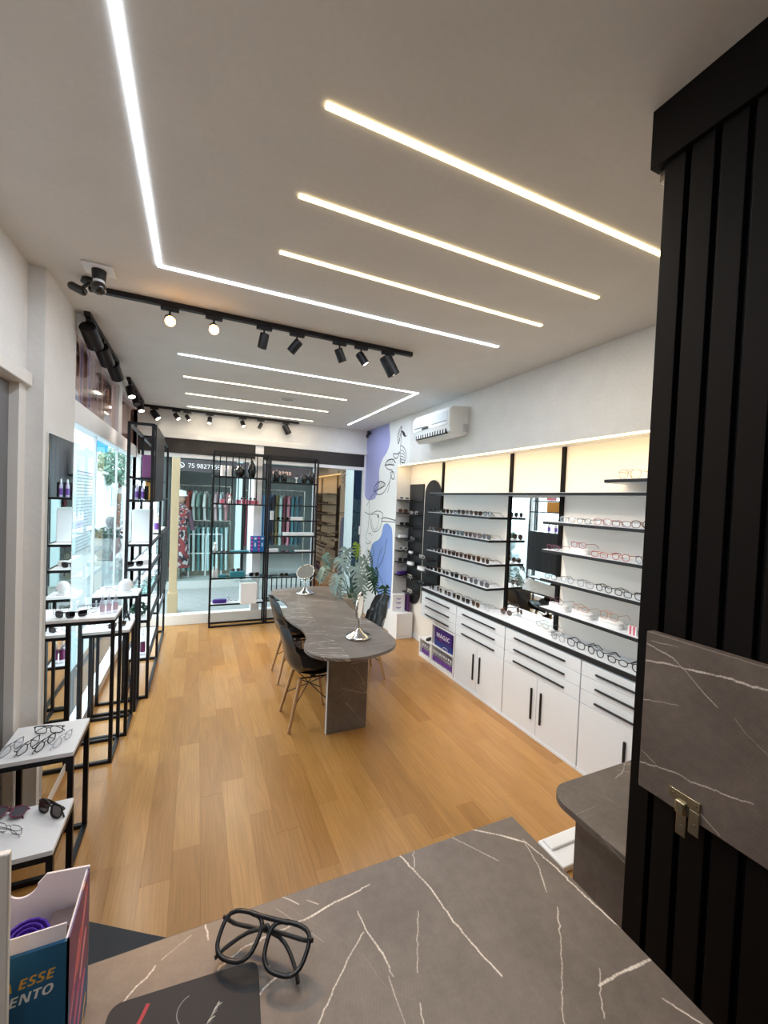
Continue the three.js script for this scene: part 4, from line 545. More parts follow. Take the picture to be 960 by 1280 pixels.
{ const t = thing('tower_figurine', 'tall dark lattice tower figurine on the shorter table', 'figurine', [-0.495, 0.81, -3.84]); mesh('tower', [rod([-0.022, 0, -0.022], [0, 0.07, 0], 0.004), rod([0.022, 0, -0.022], [0, 0.07, 0], 0.004), rod([-0.022, 0, 0.022], [0, 0.07, 0], 0.004), rod([0.022, 0, 0.022], [0, 0.07, 0], 0.004), rod([0, 0.06, 0], [0, 0.19, 0], 0.007, 6, 0.001)], M.blackMetal, t); mesh('platform', [rb(-0.02, 0.02, 0.03, 0.035, -0.02, 0.02, 0.001), rb(-0.011, 0.011, 0.066, 0.071, -0.011, 0.011, 0.001)], M.blackMetal, t); }
eyewearCase('white round-backed case on the case table by the rack', null, [-0.66, 1.0, -4.1], 0.2, M.white, 0.8); { const t = thing('eyewear_bust', 'white curved eyewear display holder on the case table', 'display holder', [-0.53, 1.0, -4.02], 0.5); mesh('shell', new THREE.SphereGeometry(0.055, 20, 14).scale(1, 1, 0.55).translate(0, 0.058, 0), M.white, t); mesh('foot', rb(-0.04, 0.04, 0, 0.012, -0.025, 0.03, 0.004), M.white, t); }
specs('aviator', 0.0014, 'silver', 'clear', 'silver wire glasses on the case table', null, [-0.655, 1.0, -4.02], 0.2, { folded: true });
// ------------------------------------------------------------------ tall two-bay rack
{
  const t = thing('display_rack', 'tall black two-bay metal rack along the street window', 'rack'), X0 = -0.567, X1 = -0.36, Z = [-4.185, -5.155, -6.12], T = 2.45, k = 0.024;
  for (const z of Z) for (const x of [X0, X1 - k]) mesh('post', bx(x, x + k, 0, T, z - k / 2, z + k / 2), M.blackMetal, t);
  mesh('top_rail', [bx(X0, X0 + k, T - k, T, Z[2] + 0.012, Z[1] - 0.012), bx(X0, X0 + k, T - k, T, Z[1] + 0.012, Z[0] - 0.012), bx(X1 - k, X1, T - k, T, Z[2] + 0.012, Z[1] - 0.012), bx(X1 - k, X1, T - k, T, Z[1] + 0.012, Z[0] - 0.012), ...Z.map((z) => bx(X0 + k, X1 - k, T - k, T, z - k / 2, z + k / 2))], M.blackMetal, t);
  mesh('foot_rail', [bx(X0, X0 + k, 0, k, Z[2] + 0.012, Z[1] - 0.012), bx(X0, X0 + k, 0, k, Z[1] + 0.012, Z[0] - 0.012), bx(X1 - k, X1, 0, k, Z[2] + 0.012, Z[1] - 0.012), bx(X1 - k, X1, 0, k, Z[1] + 0.012, Z[0] - 0.012), ...Z.map((z) => bx(X0 + k, X1 - k, 0, k, z - k / 2, z + k / 2))], M.blackMetal, t);
  const shelf = (y, b, white) => { const a = Z[b] - 0.012, c = Z[b + 1] + 0.012, s = mesh('shelf_frame', [bx(X0, X0 + k, y - 0.02, y, c, a), bx(X1 - k, X1, y - 0.02, y, c, a), bx(X0 + k, X1 - k, y - 0.02, y, Z[b] - 0.012, Z[b] + 0.012), bx(X0 + k, X1 - k, y - 0.02, y, Z[b + 1] - 0.012, Z[b + 1] + 0.012)], M.blackMetal, t); mesh('shelf_board', bx(X0 + k, X1 - k, y - 0.012, y - 0.001, c, a), white ? M.white : M.shelfGlass, s); };
  for (const [y, w] of [[1.775, 0], [1.385, 1], [1.17, 1], [0.94, 0], [0.705, 1], [0.365, 1]]) shelf(y, 0, w); for (const [y, w] of [[1.775, 0], [1.40, 1], [1.15, 0], [0.9, 1], [0.52, 1]]) shelf(y, 1, w);
  const pn = (y0, y1, b) => { const a = Z[b] - 0.014, c = Z[b + 1] + 0.014; const n = 8; for (let i = 0; i < n; i++) mesh('slat', rb(X1 + 0.001, X1 + 0.013, y0, y1, c + (a - c) * i / n + 0.003, c + (a - c) * (i + 1) / n - 0.001, 0.002), M.panel, t); };
  pn(1.765, T - 0.004, 0); pn(0.66, 1.39, 1);
  for (let i = 0; i < 6; i++) mesh('bar', bx(X0 + 0.004, X0 + 0.014, 0.024, 0.345, Z[0] - 0.1 - i * 0.15, Z[0] - 0.088 - i * 0.15), M.blackMetal, t);
  // contents
  const put = (name, g, m, label, cat) => tag(mesh(name, g, m), label, cat);
  put('gift_bag', rb(-0.52, -0.41, 1.99, 2.22, -4.95, -4.80, 0.004), std('#8b4a78', 0.6), 'magenta gift box on the upper rack level behind the dark slats', 'box'); put('gift_bag', rb(-0.50, -0.40, 1.99, 2.20, -5.75, -5.60, 0.004), M.pink, 'coral pink gift box on the upper rack level above the ochre box', 'box');
  mesh('shelf_frame', [bx(X0 + k, X1 - k, 1.965, 1.985, -6.05, -4.7), bx(X0, X0 + 0.012, 1.965, 1.985, -6.1, -4.3)], M.blackMetal, t);
  put('storage_box', rb(-0.545, -0.386, 1.776, 1.99 - 0.03, -5.72, -5.35, 0.006), M.ochre, 'plain ochre box on the far bay of the tall rack', 'box');
  for (let i = 0; i < 3; i++) put('product_carton', rb(-0.53 + i * 0.045, -0.50 + i * 0.045, 1.776, 1.90, -4.32, -4.27, 0.002), [M.black, std('#1d1d33', 0.5), M.black][i], 'small black product carton between lilac tubes on the rack', 'carton').userData.group = 'black cartons on the rack';
  for (let i = 0; i < 2; i++) bottle('spray_bottle', 'lilac and white tube between black cartons on the rack', 'bottle', 'lilac tubes on the rack', [-0.493 + i * 0.045, 1.776, -4.235], 0.15, 0.013, std('#cfc4dd', 0.5), M.white, M.violet);
  put('white_box', rb(-0.54, -0.39, 1.386, 1.68, -4.62, -4.36, 0.006), M.white, 'large plain white box on the tall rack', 'box');
  for (let i = 0; i < 3; i++) bottle('spray_bottle', 'white bottle with purple label in the far rack bay', 'bottle', 'white bottles in the far rack bay', [-0.42, 1.40, -5.35 - i * 0.16], 0.2, 0.025, M.white, M.white, M.violet);
  eyewearCase('white case on the middle rack level', null, [-0.46, 1.17, -4.42], 0.6, M.white, 1); specs('square', 0.003, 'black', 'dark', 'black sunglasses beside the white case on the rack', null, [-0.5, 1.17, -4.3], 0.4, { folded: true });
  specs('aviator', 0.0016, 'silver', 'clear', 'wire glasses on the glass level of the rack', 'wire glasses on the rack', [-0.46, 0.94, -4.33], 0.7); specs('aviator', 0.0016, 'silver', 'clear', 'wire glasses on the glass level of the rack', 'wire glasses on the rack', [-0.44, 0.94, -4.6], 0.7); eyewearCase('white case on the glass level of the rack', null, [-0.46, 0.94, -4.9], 1.5, M.white, 1.1);
  { const b = thing('plant_ball', 'round dark green plant ornament on the lower rack level', 'plant ornament', [-0.465, 0.707, -4.36]); const gs = []; for (let i = 0; i < 90; i++) { const a = rr(0, 6.28), c = rr(-1, 1), q = Math.sqrt(1 - c * c), r = 0.055; gs.push(new THREE.ConeGeometry(0.011, 0.03, 4).rotateX(rr(0, 3)).rotateZ(rr(0, 3)).translate(r * q * Math.cos(a), 0.06 + r * c, r * q * Math.sin(a))); } const f = mesh('foliage', gs, M.leafDark, b); f.userData.kind = 'stuff'; mesh('foot', cyl(0.02, 0.02, 0.02, 0, 0, 0, 12), M.white, b); }
  for (let i = 0; i < 2; i++) bottle('spray_bottle', 'clear bottle with magenta label on the lower rack level', 'bottle', 'magenta bottles on the rack', [-0.47 + i * 0.05, 0.365, -4.28], 0.24, 0.02, M.clear, M.clear, std('#7a2f5e', 0.5));
  specs('rect', 0.003, 'black', 'clear', 'black glasses on the lower rack level', null, [-0.42, 0.705, -4.6], 1.4); specs('rect', 0.003, 'black', 'dark', 'black sunglasses on the lowest far-bay shelf', null, [-0.44, 0.52, -5.4], 1.4, { folded: true }); specs('oval', 0.0024, 'grey', 'clear', 'grey glasses on the far-bay shelf behind the slats', null, [-0.42, 0.9, -5.5], 1.4);
}
tag(mesh('column_mirror', rb(XC, XC + 0.012, 0.06, 2.148, -3.285, -2.8, 0.002), M.mirror), 'tall narrow mirror on the column beside the window', 'mirror');
// ------------------------------------------------------------------ shopfront rack with two units
{
  const zf = -6.14, zb = -6.32, k = 0.022;
  function unit(label, x0, x1, shelves, bars) {
    const t = thing('shopfront_rack', label, 'rack'), T = 2.45;
    for (const x of [x0, x1 - k]) for (const z of [zf, zb]) mesh('post', bx(x, x + k, 0, T, z - k / 2, z + k / 2), M.blackMetal, t);
    for (const y of [k / 2, T - k / 2]) mesh('rail', [bx(x0 + k, x1 - k, y - k / 2, y + k / 2, zf - k / 2, zf + k / 2), bx(x0 + k, x1 - k, y - k / 2, y + k / 2, zb - k / 2, zb + k / 2), bx(x0, x0 + k, y - k / 2, y + k / 2, zb + k / 2, zf - k / 2), bx(x1 - k, x1, y - k / 2, y + k / 2, zb + k / 2, zf - k / 2)], M.blackMetal, t);
    for (const [y, m] of shelves) { const s = mesh('shelf_frame', [bx(x0 + k, x1 - k, y - 0.018, y, zf - k / 2, zf + k / 2), bx(x0 + k, x1 - k, y - 0.018, y, zb - k / 2, zb + k / 2), bx(x0, x0 + k, y - 0.018, y, zb + k / 2, zf - k / 2), bx(x1 - k, x1, y - 0.018, y, zb + k / 2, zf - k / 2)], M.blackMetal, t); mesh('shelf_board', bx(x0 + k, x1 - k, y - 0.01, y - 0.001, zb + k / 2, zf - k / 2), m ? M.white : M.shelfGlass, s); }
    for (const [x, y0, y1] of bars) mesh('bar', bx(x - 0.007, x + 0.007, y0, y1, zf - 0.007, zf + 0.007), M.blackMetal, t); return t;
  }
  const A = []; for (let i = 1; i < 9; i++) A.push([0.185 + i * 0.0822, 1.725, 2.43]); const B = []; for (let i = 1; i < 10; i++) B.push([0.945 + i * 0.0715, 0.35, 0.655]);
  unit('black shopfront rack with upright bars near its top', 0.178, 0.93, [[2.11, 0], [1.73, 0], [1.045, 0], [0.69, 0], [0.322, 1]], A); unit('black shopfront rack with upright bars near its foot', 0.937, 1.66, [[2.07, 0], [1.735, 0], [1.512, 0], [1.28, 0], [1.04, 0], [0.675, 0], [0.34, 0]], B);
  const put = (name, g, m, label, cat, group) => tag(mesh(name, g, m), label, cat, group), zc = -6.23;
  const vase = (label, x, y, pts, m = M.blackGloss, ex) => { const t = thing('vase', label, 'vase', [x, y, zc]); mesh('body', lathe(pts, 24), m, t); if (ex) ex(t); };
  const v1 = (s) => [[0, 0], [0.05, 0], [0.075, 0.06], [0.07, 0.11], [0.04, 0.14], [0.046, 0.155], [0.036, 0.15], [0, 0.13]].map(([a, b]) => [a * s, b * s]), v2 = (s) => [[0, 0], [0.035, 0], [0.06, 0.09], [0.045, 0.17], [0.02, 0.21], [0.014, 0.24], [0, 0.24]].map(([a, b]) => [a * s, b * s]);
  for (let i = 0; i < 2; i++) put('white_canister', cyl(0.03, 0.03, 0.15, 0.31 + i * 0.085, 2.11, zc, 18), M.white, 'plain white canister beside the teapot vase', 'canister', 'white canisters on the shopfront rack');
  vase('black teapot-shaped vase with handle on the barred rack', 0.535, 2.11, v1(1), M.blackGloss, (t) => { mesh('handle', tube([[-0.06, 0.06, 0], [-0.1, 0.09, 0], [-0.075, 0.13, 0], [-0.04, 0.13, 0]], 0.007, 10, 6), M.blackGloss, t); mesh('rim', new THREE.TorusGeometry(0.042, 0.005, 6, 20).rotateX(Math.PI / 2).translate(0, 0.155, 0), M.chrome, t); });
  vase('tall black bottle vase on the barred rack', 0.70, 2.11, v2(1.05));
  vase('black jar with silver neck, larger of two on the shopfront rack', 1.045, 2.07, [[0, 0], [0.05, 0], [0.055, 0.1], [0.035, 0.125], [0.042, 0.155], [0, 0.15]]); vase('black jar with silver neck, smaller of two on the shopfront rack', 1.16, 2.07, [[0, 0], [0.046, 0], [0.052, 0.085], [0.034, 0.105], [0.04, 0.13], [0, 0.12]]);
  vase('grey-black egg-shaped vase on the shopfront rack', 1.46, 2.07, [[0, 0], [0.03, 0], [0.06, 0.06], [0.048, 0.12], [0.012, 0.145], [0, 0.145]]); vase('tall grey-black ovoid vase on the shopfront rack', 1.575, 2.07, [[0, 0], [0.03, 0], [0.055, 0.08], [0.045, 0.15], [0.012, 0.19], [0.01, 0.215], [0, 0.215]]); vase('small white stemmed cup on the shopfront rack', 1.345, 2.07, [[0, 0], [0.02, 0], [0.005, 0.02], [0.005, 0.05], [0.03, 0.085], [0, 0.07]], M.white);
  [[0.285, 0.34], [0.50, 0.56], [0.575, 0.635], [0.665, 0.745], [0.75, 0.80]].forEach(([a, b], i) => put('pink_box', rb(a, b, 1.73, 1.785, zc - 0.04, zc + 0.04, 0.002), M.pink, 'small pink box in the row on the barred rack', 'box', 'pink boxes on the barred rack'));
  { const t = thing('red_figurine', 'small red and white figurine between pink boxes', 'figurine', [0.42, 1.73, zc]); mesh('body', lathe([[0, 0], [0.035, 0], [0.03, 0.05], [0.012, 0.075], [0, 0.08]], 16), M.white, t); mesh('head', new THREE.SphereGeometry(0.026, 14, 10).translate(0, 0.1, 0), M.white, t); mesh('cap', new THREE.SphereGeometry(0.028, 14, 8, 0, 6.3, 0, 1.3).translate(0.004, 0.106, 0), M.red, t); }
  specs('round', 0.003, 'white', 'grey', 'white-rimmed sunglasses on a pink box', 'white sunglasses on the pink boxes', [0.60, 1.786, zc + 0.01], 0, { folded: true, scale: 0.8 }); specs('round', 0.003, 'white', 'grey', 'white-rimmed sunglasses on a pink box', 'white sunglasses on the pink boxes', [0.72, 1.786, zc + 0.01], 0, { folded: true, scale: 0.8 });
  const t2 = canvas(200, 256, (c) => { c.fillStyle = '#1d72b8'; c.fillRect(0, 0, 200, 256); c.fillStyle = '#5a2f9e'; c.fillRect(8, 0, 66, 256); c.fillStyle = '#e86aa0'; for (let i = 0; i < 4; i++) c.fillRect(18, 20 + i * 60, 46, 26); c.fillStyle = '#dfeaf5'; c.fillRect(110, 24, 66, 30); c.fillRect(120, 110, 40, 60); });
  [[0.71, 0.80], [0.805, 0.90]].forEach(([a, b], i) => { const g = rb(a, b, 1.045, 1.27, zc - 0.03, zc + 0.04, 0.003), m = put('blue_carton', g, std('#ffffff', 0.5, { map: t2 }), i ? 'plain-fronted blue carton on the barred rack' : 'blue carton with purple stripe on the barred rack', 'carton'), p = g.attributes.position; for (let q = 0; q < p.count; q++) g.attributes.uv.setXY(q, (p.getX(q) - a) / (b - a), (p.getY(q) - 1.045) / 0.225); });
  put('teal_tray', rb(0.44, 0.69, 1.045, 1.06, zc - 0.05, zc + 0.05, 0.003), M.teal, 'flat teal tray beside the blue cartons', 'tray');
  { const t = thing('dog_figurine', 'small white animal figurine on the barred rack', 'figurine', [0.235, 1.045, zc]); mesh('body', [new THREE.SphereGeometry(0.03, 14, 10).scale(0.9, 1.6, 0.9).translate(0, 0.048, 0), new THREE.SphereGeometry(0.022, 12, 8).translate(0.004, 0.11, 0.01)], M.white, t); mesh('ear', [new THREE.ConeGeometry(0.008, 0.03, 6).translate(-0.01, 0.14, 0), new THREE.ConeGeometry(0.008, 0.03, 6).translate(0.014, 0.14, 0)], M.white, t); }
  put('teal_box', rb(0.445, 0.64, 0.69, 0.76, zc - 0.05, zc + 0.06, 0.004), M.teal, 'large teal box on the barred rack', 'box'); put('teal_box', rb(0.30, 0.385, 0.69, 0.72, zc - 0.03, zc + 0.05, 0.004), M.teal, 'small teal box beside white bottles on the barred rack', 'box');
  for (let i = 0; i < 2; i++) bottle('white_bottle', 'plain white bottle at the post of the barred rack', 'bottle', 'white bottles on the barred rack', [0.225 + i * 0.04, 0.69, zc + 0.03], 0.15, 0.018, M.white, M.white);
  specs('round', 0.003, 'silver', 'grey', 'grey glasses standing on the large teal box', null, [0.52, 0.761, zc + 0.02], 0); specs('round', 0.004, 'black', 'dark', 'dark round sunglasses beside the teal box', null, [0.77, 0.69, zc + 0.06], 0.1, { folded: true, scale: 1.15 });
  eyewearCase('dark purple case on the lowest white board of the barred rack', null, [0.32, 0.322, zc], 0, M.purple, 1.15); put('white_cube', rb(0.58, 0.80, 0.322, 0.62, -6.27, -6.05, 0.008), M.white, 'white cube box on the lowest board of the barred rack', 'box'); specs('round', 0.0028, 'white', 'clear', 'white-rimmed glasses beside the white cube', null, [0.50, 0.322, zc + 0.05], 0.1); bottle('spray_bottle', 'small clear bottle behind the dark purple case', 'bottle', null, [0.44, 0.322, zc - 0.04], 0.12, 0.02, M.clear, M.clear, null);
  put('white_canister', cyl(0.028, 0.028, 0.13, 1.0, 1.512, zc, 18), M.white, 'white canister on the rack of vases', 'canister'); eyewearCase('large white case on the rack of vases', null, [1.36, 1.512, zc + 0.03], 0, M.white, 1.2); for (let i = 0; i < 2; i++) specs('round', 0.003, 'black', 'dark', 'black sunglasses on the shelf with the large white case', 'black sunglasses by the large case', [1.12 + i * 0.13, 1.512, zc + 0.05], 0, { folded: true, scale: 0.9 });
  put('white_tray', rb(1.17, 1.63, 1.28, 1.325, zc - 0.05, zc + 0.06, 0.006), M.white, 'long white tray on the rack of vases', 'tray'); specs('oval', 0.003, 'gold', 'clear', 'yellow glasses beside the long white tray', null, [1.03, 1.28, zc + 0.05], 0); eyewearCase('white rounded case below the long tray', null, [1.02, 1.04, zc + 0.03], 0.2, M.white, 1.1); specs('rect', 0.002, 'silver', 'clear', 'thin silver glasses beside the white rounded case', null, [1.17, 1.04, zc + 0.05], 0); put('white_tray', rb(1.36, 1.6, 1.04, 1.055, zc - 0.04, zc + 0.05, 0.004), M.white, 'flat white tray on the shelf with silver glasses', 'tray');
  for (let i = 0; i < 4; i++) specs('round', 0.003, i % 2 ? 'black' : 'silver', i % 2 ? 'dark' : 'clear', i % 2 ? 'black round sunglasses on the shelf above the foot bars' : 'silver round glasses on the shelf above the foot bars', i % 2 ? 'black sunglasses above the foot bars' : 'silver glasses above the foot bars', [1.05 + i * 0.15, 0.675, zc + 0.05], 0, { folded: true });
}
// ------------------------------------------------------------------ track lights
const hot = glow('#ffb866', 16), lit = glow('#fff1dc', 7), off = std('#4a4a4c', 0.3);
function track(label, a, b) { const t = thing('ceiling_track', label, 'track'); mesh('rail', bx(Math.min(a[0], b[0]) - 0.017, Math.max(a[0], b[0]) + 0.017, H - 0.03, H - 0.001, Math.min(a[1], b[1]) - 0.017, Math.max(a[1], b[1]) + 0.017), M.blackMetal, t); return t; }
function spot(label, x, z, dir, on, group, s = 1, along = 'x') {
  const t = thing('track_spotlight', label, 'spotlight', [x, H - 0.03, z], 0, group), d = V(...dir).normalize();
  mesh('adapter', along === 'x' ? rb(-0.05, 0.05, -0.022, 0, -0.015, 0.015, 0.003) : rb(-0.015, 0.015, -0.022, 0, -0.05, 0.05, 0.003), M.blackMetal, t); mesh('stem', cyl(0.006, 0.006, 0.05, 0, -0.07, 0, 8), M.blackMetal, t);
  const L = 0.095 * s, R = 0.03 * s, can = mesh('can', lathe([[0, 0], [R * 0.9, 0], [R, 0.008], [R, L], [R * 0.86, L], [R * 0.86, L - 0.012], [0, L - 0.013]], 22), M.blackMetal, t); can.position.set(0, -0.075, 0); can.quaternion.setFromUnitVectors(V(0, 1, 0), d); can.position.addScaledVector(d, -L * 0.3);
  mesh('lamp', on === 2 ? new THREE.SphereGeometry(R * 0.95, 18, 12).translate(0, L, 0) : new THREE.CylinderGeometry(R * 0.84, R * 0.84, 0.004, 20).translate(0, L - 0.008, 0), on === 2 ? hot : on ? lit : off, can);
  if (on) { const l = new THREE.SpotLight(on === 2 ? '#ffc27a' : '#fff0dc', SPOT * (on === 2 ? 0.8 : 1), 0, 0.6, 0.7, 2); l.castShadow = true; l.shadow.radius = 1; const p = V(0, -0.075, 0).addScaledVector(d, L * (on === 2 ? 1.15 : 0.72)); l.position.copy(p); l.target.position.copy(p.clone().add(d)); t.add(l, l.target); } return t;
}
track('black ceiling track crossing between the two L-shaped strips', [-0.575, -2.86], [1.455, -2.86]);
[[-0.184, [0.1, -0.45, 0.9], 2, 'amber glowing track spotlight nearer the ceiling cameras'], [0.063, [0.0, -0.45, 0.9], 2, 'amber glowing track spotlight next to an unlit one'], [0.37, [-0.15, -1, -0.2], 0, 'black unlit track spotlight pointing straight down'], [0.587, [-0.55, -0.75, -0.3], 0, 'black unlit track spotlight beside the downward-pointing one'], [0.891, [0.45, -0.85, -0.15], 0, 'black unlit track spotlight next to the small lit one'], [1.056, [0.5, -0.8, 0.25], 1, 'small lit track spotlight beside the large can']].forEach(([x, d, on, l]) => spot(l, x, -2.86, d, on));
spot('large black track spotlight at the end of the crossing track', 1.27, -2.86, [0.6, -1, 0.05], 1, null, 1.6);
track('black ceiling track beside the street window, near the column', [-0.685, -3.29], [-0.685, -4.37]); track('black ceiling track beside the street window, near the shopfront', [-0.67, -4.93], [-0.67, -6.09]);
[[-3.36, 'large black track spotlight at the column end of the window track', 0], [-3.78, 'large black track spotlight in the middle of the window track', 0], [-4.22, 'large black track spotlight at the far end of the column-side window track', 0]].forEach(([z, l, on]) => spot(l, -0.685, z, [0.12, -0.5, -0.8], on, null, 1.7, 'z'));
[[-5.05, 'lit track spotlight at the near end of the shopfront window track', 1], [-5.45, 'black track spotlight in the middle of the shopfront window track', 0], [-5.85, 'bright lit track spotlight above the tall rack', 1]].forEach(([z, l, on]) => spot(l, -0.67, z, [0.2, -0.75, 0.35], on, null, 1.3, 'z'));
track('black ceiling track along the shopfront', [-0.68, -6.32], [1.355, -6.32]);
[[-0.56, [0.6, -0.8, 0.3], 1, 'large lit track spotlight at the corner of the shopfront track', 1.4], [-0.299, [0.5, -0.7, 0.5], 1, 'lit track spotlight second along the shopfront track', 1], [-0.162, [0.5, -0.8, 0.3], 1, 'lit track spotlight third along the shopfront track', 0.85], [0.122, [-0.1, -0.9, 0.4], 1, 'lit track spotlight above the barred rack', 1], [0.559, [0.2, -0.8, 0.5], 1, 'lit track spotlight above the gap between shopfront racks', 1], [0.814, [-0.4, -0.8, 0.2], 0, 'small unlit track spotlight along the shopfront track', 0.85], [1.176, [0.45, -0.9, 0.1], 0, 'large unlit track spotlight at the end of the shopfront track', 1.5]].forEach(([x, d, on, l, s]) => spot(l, x, -6.32, d, on, null, s));
{ // ceiling cameras
  const t = thing('security_camera', 'black ceiling camera on a square white plate', 'camera', [-0.5, H, -2.62]); mesh('plate', rb(-0.07, 0.07, -0.012, -0.001, -0.06, 0.06, 0.003), M.white, t); mesh('mount', cyl(0.03, 0.034, 0.05, 0, -0.062, 0, 18), M.black, t); mesh('collar', cyl(0.026, 0.026, 0.012, 0, -0.075, 0, 18), M.white, t); mesh('head', new THREE.SphereGeometry(0.035, 18, 12).translate(0, -0.1, 0), M.blackGloss, t);
  const u = thing('security_camera', 'black bullet camera beside the end of the crossing track', 'camera', [-0.6, H, -2.78]); mesh('base', cyl(0.045, 0.04, 0.02, 0.03, -0.021, 0, 18), M.black, u); mesh('arm', rod([0.03, -0.02, 0], [0.0, -0.06, 0.02], 0.009), M.black, u); mesh('body', new THREE.CapsuleGeometry(0.022, 0.05, 6, 16).rotateZ(1.2).translate(-0.02, -0.075, 0.03), M.blackGloss, u);
}
// ------------------------------------------------------------------ outside: street and clothes shop
struct('pavement', bx(-30, 20, -0.3, -0.02, -60, FAR - 0.13), std('#a3a8a6', 0.8, { map: data(128, 128, (i, j) => 225 + 14 * P(i / 12, j / 12, 3) + 8 * P(i / 3, j / 3, 5)) }), 'pale paved ground outside the shopfront', 'pavement');
struct('street', bx(-30, -1.13, -0.3, -0.02, FAR - 0.13, 12), std('#8fa3a8', 0.8), 'pale street outside the side window', 'street');
{
  const b = structGroup('clothes_shop', 'clothes shop across the passage with dark sign boards', 'shop'); b.name = 'shop_building';
  const zF = -8.9, grey = std('#8f9795', 0.7), dkw = std('#4a4f52', 0.6);
  mesh('shop_floor', bx(-0.6, 3.6, -0.02, 0.13, -13, zF), std('#b9bdb9', 0.5), b); mesh('back_wall', bx(-0.6, 3.6, 0.13, 3.4, -13.1, -13), grey, b); mesh('side_wall', bx(-0.7, -0.6, -0.02, 3.4, -13, zF + 0.05), grey, b); mesh('side_wall', bx(3.6, 3.7, -0.02, 3.4, -13, zF + 0.05), grey, b); mesh('roof', bx(-0.7, 3.7, 3.4, 3.6, -13, zF + 1.2), std('#c9c9c6', 0.8), b); mesh('shop_ceiling', bx(-0.6, 3.6, 2.7, 2.8, -13, zF - 0.05), std('#9aa09e', 0.8), b);
  mesh('fascia', bx(-0.6, 3.6, 2.62, 3.4, zF - 0.02, zF + 0.05), std('#e3e3df', 0.6), b);
  for (const [x0, x1, c] of [[0.71, 0.82, '#c3d8d8'], [0.95, 1.10, '#eef1f0'], [2.42, 2.62, '#d9dedd']]) mesh('column', bx(x0, x1, 0.13, 2.62, zF - 0.08, zF + 0.04), std(c, 0.6), b);
  mesh('column', bx(0.84, 0.885, 0.13, 2.62, zF - 0.1, zF), M.black, b);
  const sign = (x0, x1, y0, y1, draw) => { const W = 1024, Hc = Math.round(1024 * (y1 - y0) / (x1 - x0)), g = bx(x0, x1, y0, y1, zF + 0.05, zF + 0.1), p = g.attributes.position; for (let i = 0; i < p.count; i++) g.attributes.uv.setXY(i, (p.getX(i) - x0) / (x1 - x0), (p.getY(i) - y0) / (y1 - y0)); mesh('sign_board', g, std('#ffffff', 0.5, { map: canvas(W, Hc, draw) }), b); };
  sign(-0.42, 0.95, 2.27, 2.50, (c, W, h) => { c.fillStyle = '#3a3436'; c.fillRect(0, 0, W, h); c.strokeStyle = '#efe9e4'; c.lineWidth = 8; c.beginPath(); c.arc(90, h / 2, 34, 0, 7); c.stroke(); c.beginPath(); c.moveTo(74, h / 2 - 16); c.quadraticCurveTo(78, h / 2 + 14, 106, h / 2 + 16); c.lineWidth = 10; c.stroke(); c.fillStyle = '#efe9e4'; c.font = '84px sans-serif'; c.fillText('75 982715912', 170, h / 2 + 30); });
  sign(1.05, 2.45, 2.25, 2.48, (c, W, h) => { c.fillStyle = '#38292b'; c.fillRect(0, 0, W, h); c.fillStyle = '#d9a68f'; c.font = 'bold 92px sans-serif'; c.fillText('ejeans', 250, h / 2 + 34); });
  for (const [a, c] of [[-0.6, 0.05], [0.05, 0.71], [1.1, 1.75], [1.75, 2.42]]) mesh('shop_pane', new THREE.PlaneGeometry(c - a - 0.008, 2.17).translate((a + c) / 2, 1.215, zF - 0.016), M.glass, b);
  mesh('counter', bx(-0.2, 0.75, 0.13, 0.62, -9.9, -9.5), std('#8c8678', 0.7), b); mesh('shelf_frame', [bx(-0.15, 0.5, 1.0, 1.02, -9.4, -9.38), bx(-0.15, -0.13, 0.13, 1.02, -9.4, -9.38), bx(0.17, 0.19, 0.13, 1.02, -9.4, -9.38), bx(0.48, 0.5, 0.13, 1.02, -9.4, -9.38), bx(-0.15, 0.5, 0.6, 0.62, -9.4, -9.38)], M.white, b);
}
function rail(label, x0, x1, y, z) { const t = thing('clothes_rail', label, 'clothes rail'); mesh('bar', new THREE.CylinderGeometry(0.012, 0.012, x1 - x0, 10).rotateZ(Math.PI / 2).translate((x0 + x1) / 2, y, z), M.steel, t); for (const x of [x0, x1]) mesh('upright', rod([x, 0.13, z], [x, y, z], 0.012), M.steel, t); return t; }
const hangG = tube([[-0.17, -0.09, 0], [0, 0, 0], [0.17, -0.09, 0]], 0.006, 10, 5), hookG = tube([[0, 0, 0], [0, 0.04, 0], [0.02, 0.06, 0], [0.0, 0.075, 0]], 0.004, 8, 5);
const garG = { shirt: [[-0.06, -0.04], [-0.2, -0.1], [-0.27, -0.36], [-0.2, -0.38], [-0.16, -0.24], [-0.17, -0.66], [0.17, -0.66], [0.16, -0.24], [0.2, -0.38], [0.27, -0.36], [0.2, -0.1], [0.06, -0.04], [0, -0.08]], dress: [[-0.05, -0.04], [-0.17, -0.09], [-0.14, -0.4], [-0.24, -1.15], [0.24, -1.15], [0.14, -0.4], [0.17, -0.09], [0.05, -0.04], [0, -0.1]], trousers: [[-0.15, -0.06], [-0.17, -0.95], [-0.03, -0.95], [0, -0.3], [0.03, -0.95], [0.17, -0.95], [0.15, -0.06]] };
for (const k in garG) { const g = extr(shapeOf(garG[k]), 0.03, 0.008), p = g.attributes.position; for (let i = 0; i < p.count; i++) p.setZ(i, p.getZ(i) - 0.015 + 0.012 * Math.sin(p.getX(i) * 45 + p.getY(i) * 4)); g.computeVertexNormals(); garG[k] = g; }
const cloth = {}; const clothMat = (c) => cloth[c] ??= std(c, 0.9);
function garment(kind, col, label, group, x, y, z, turn) { const t = thing('hanging_garment', label, 'garment', [x, y, z], turn, group); mesh('fabric', garG[kind], clothMat(col), t); mesh('hanger', [hangG, hookG], M.blackMetal, t); }
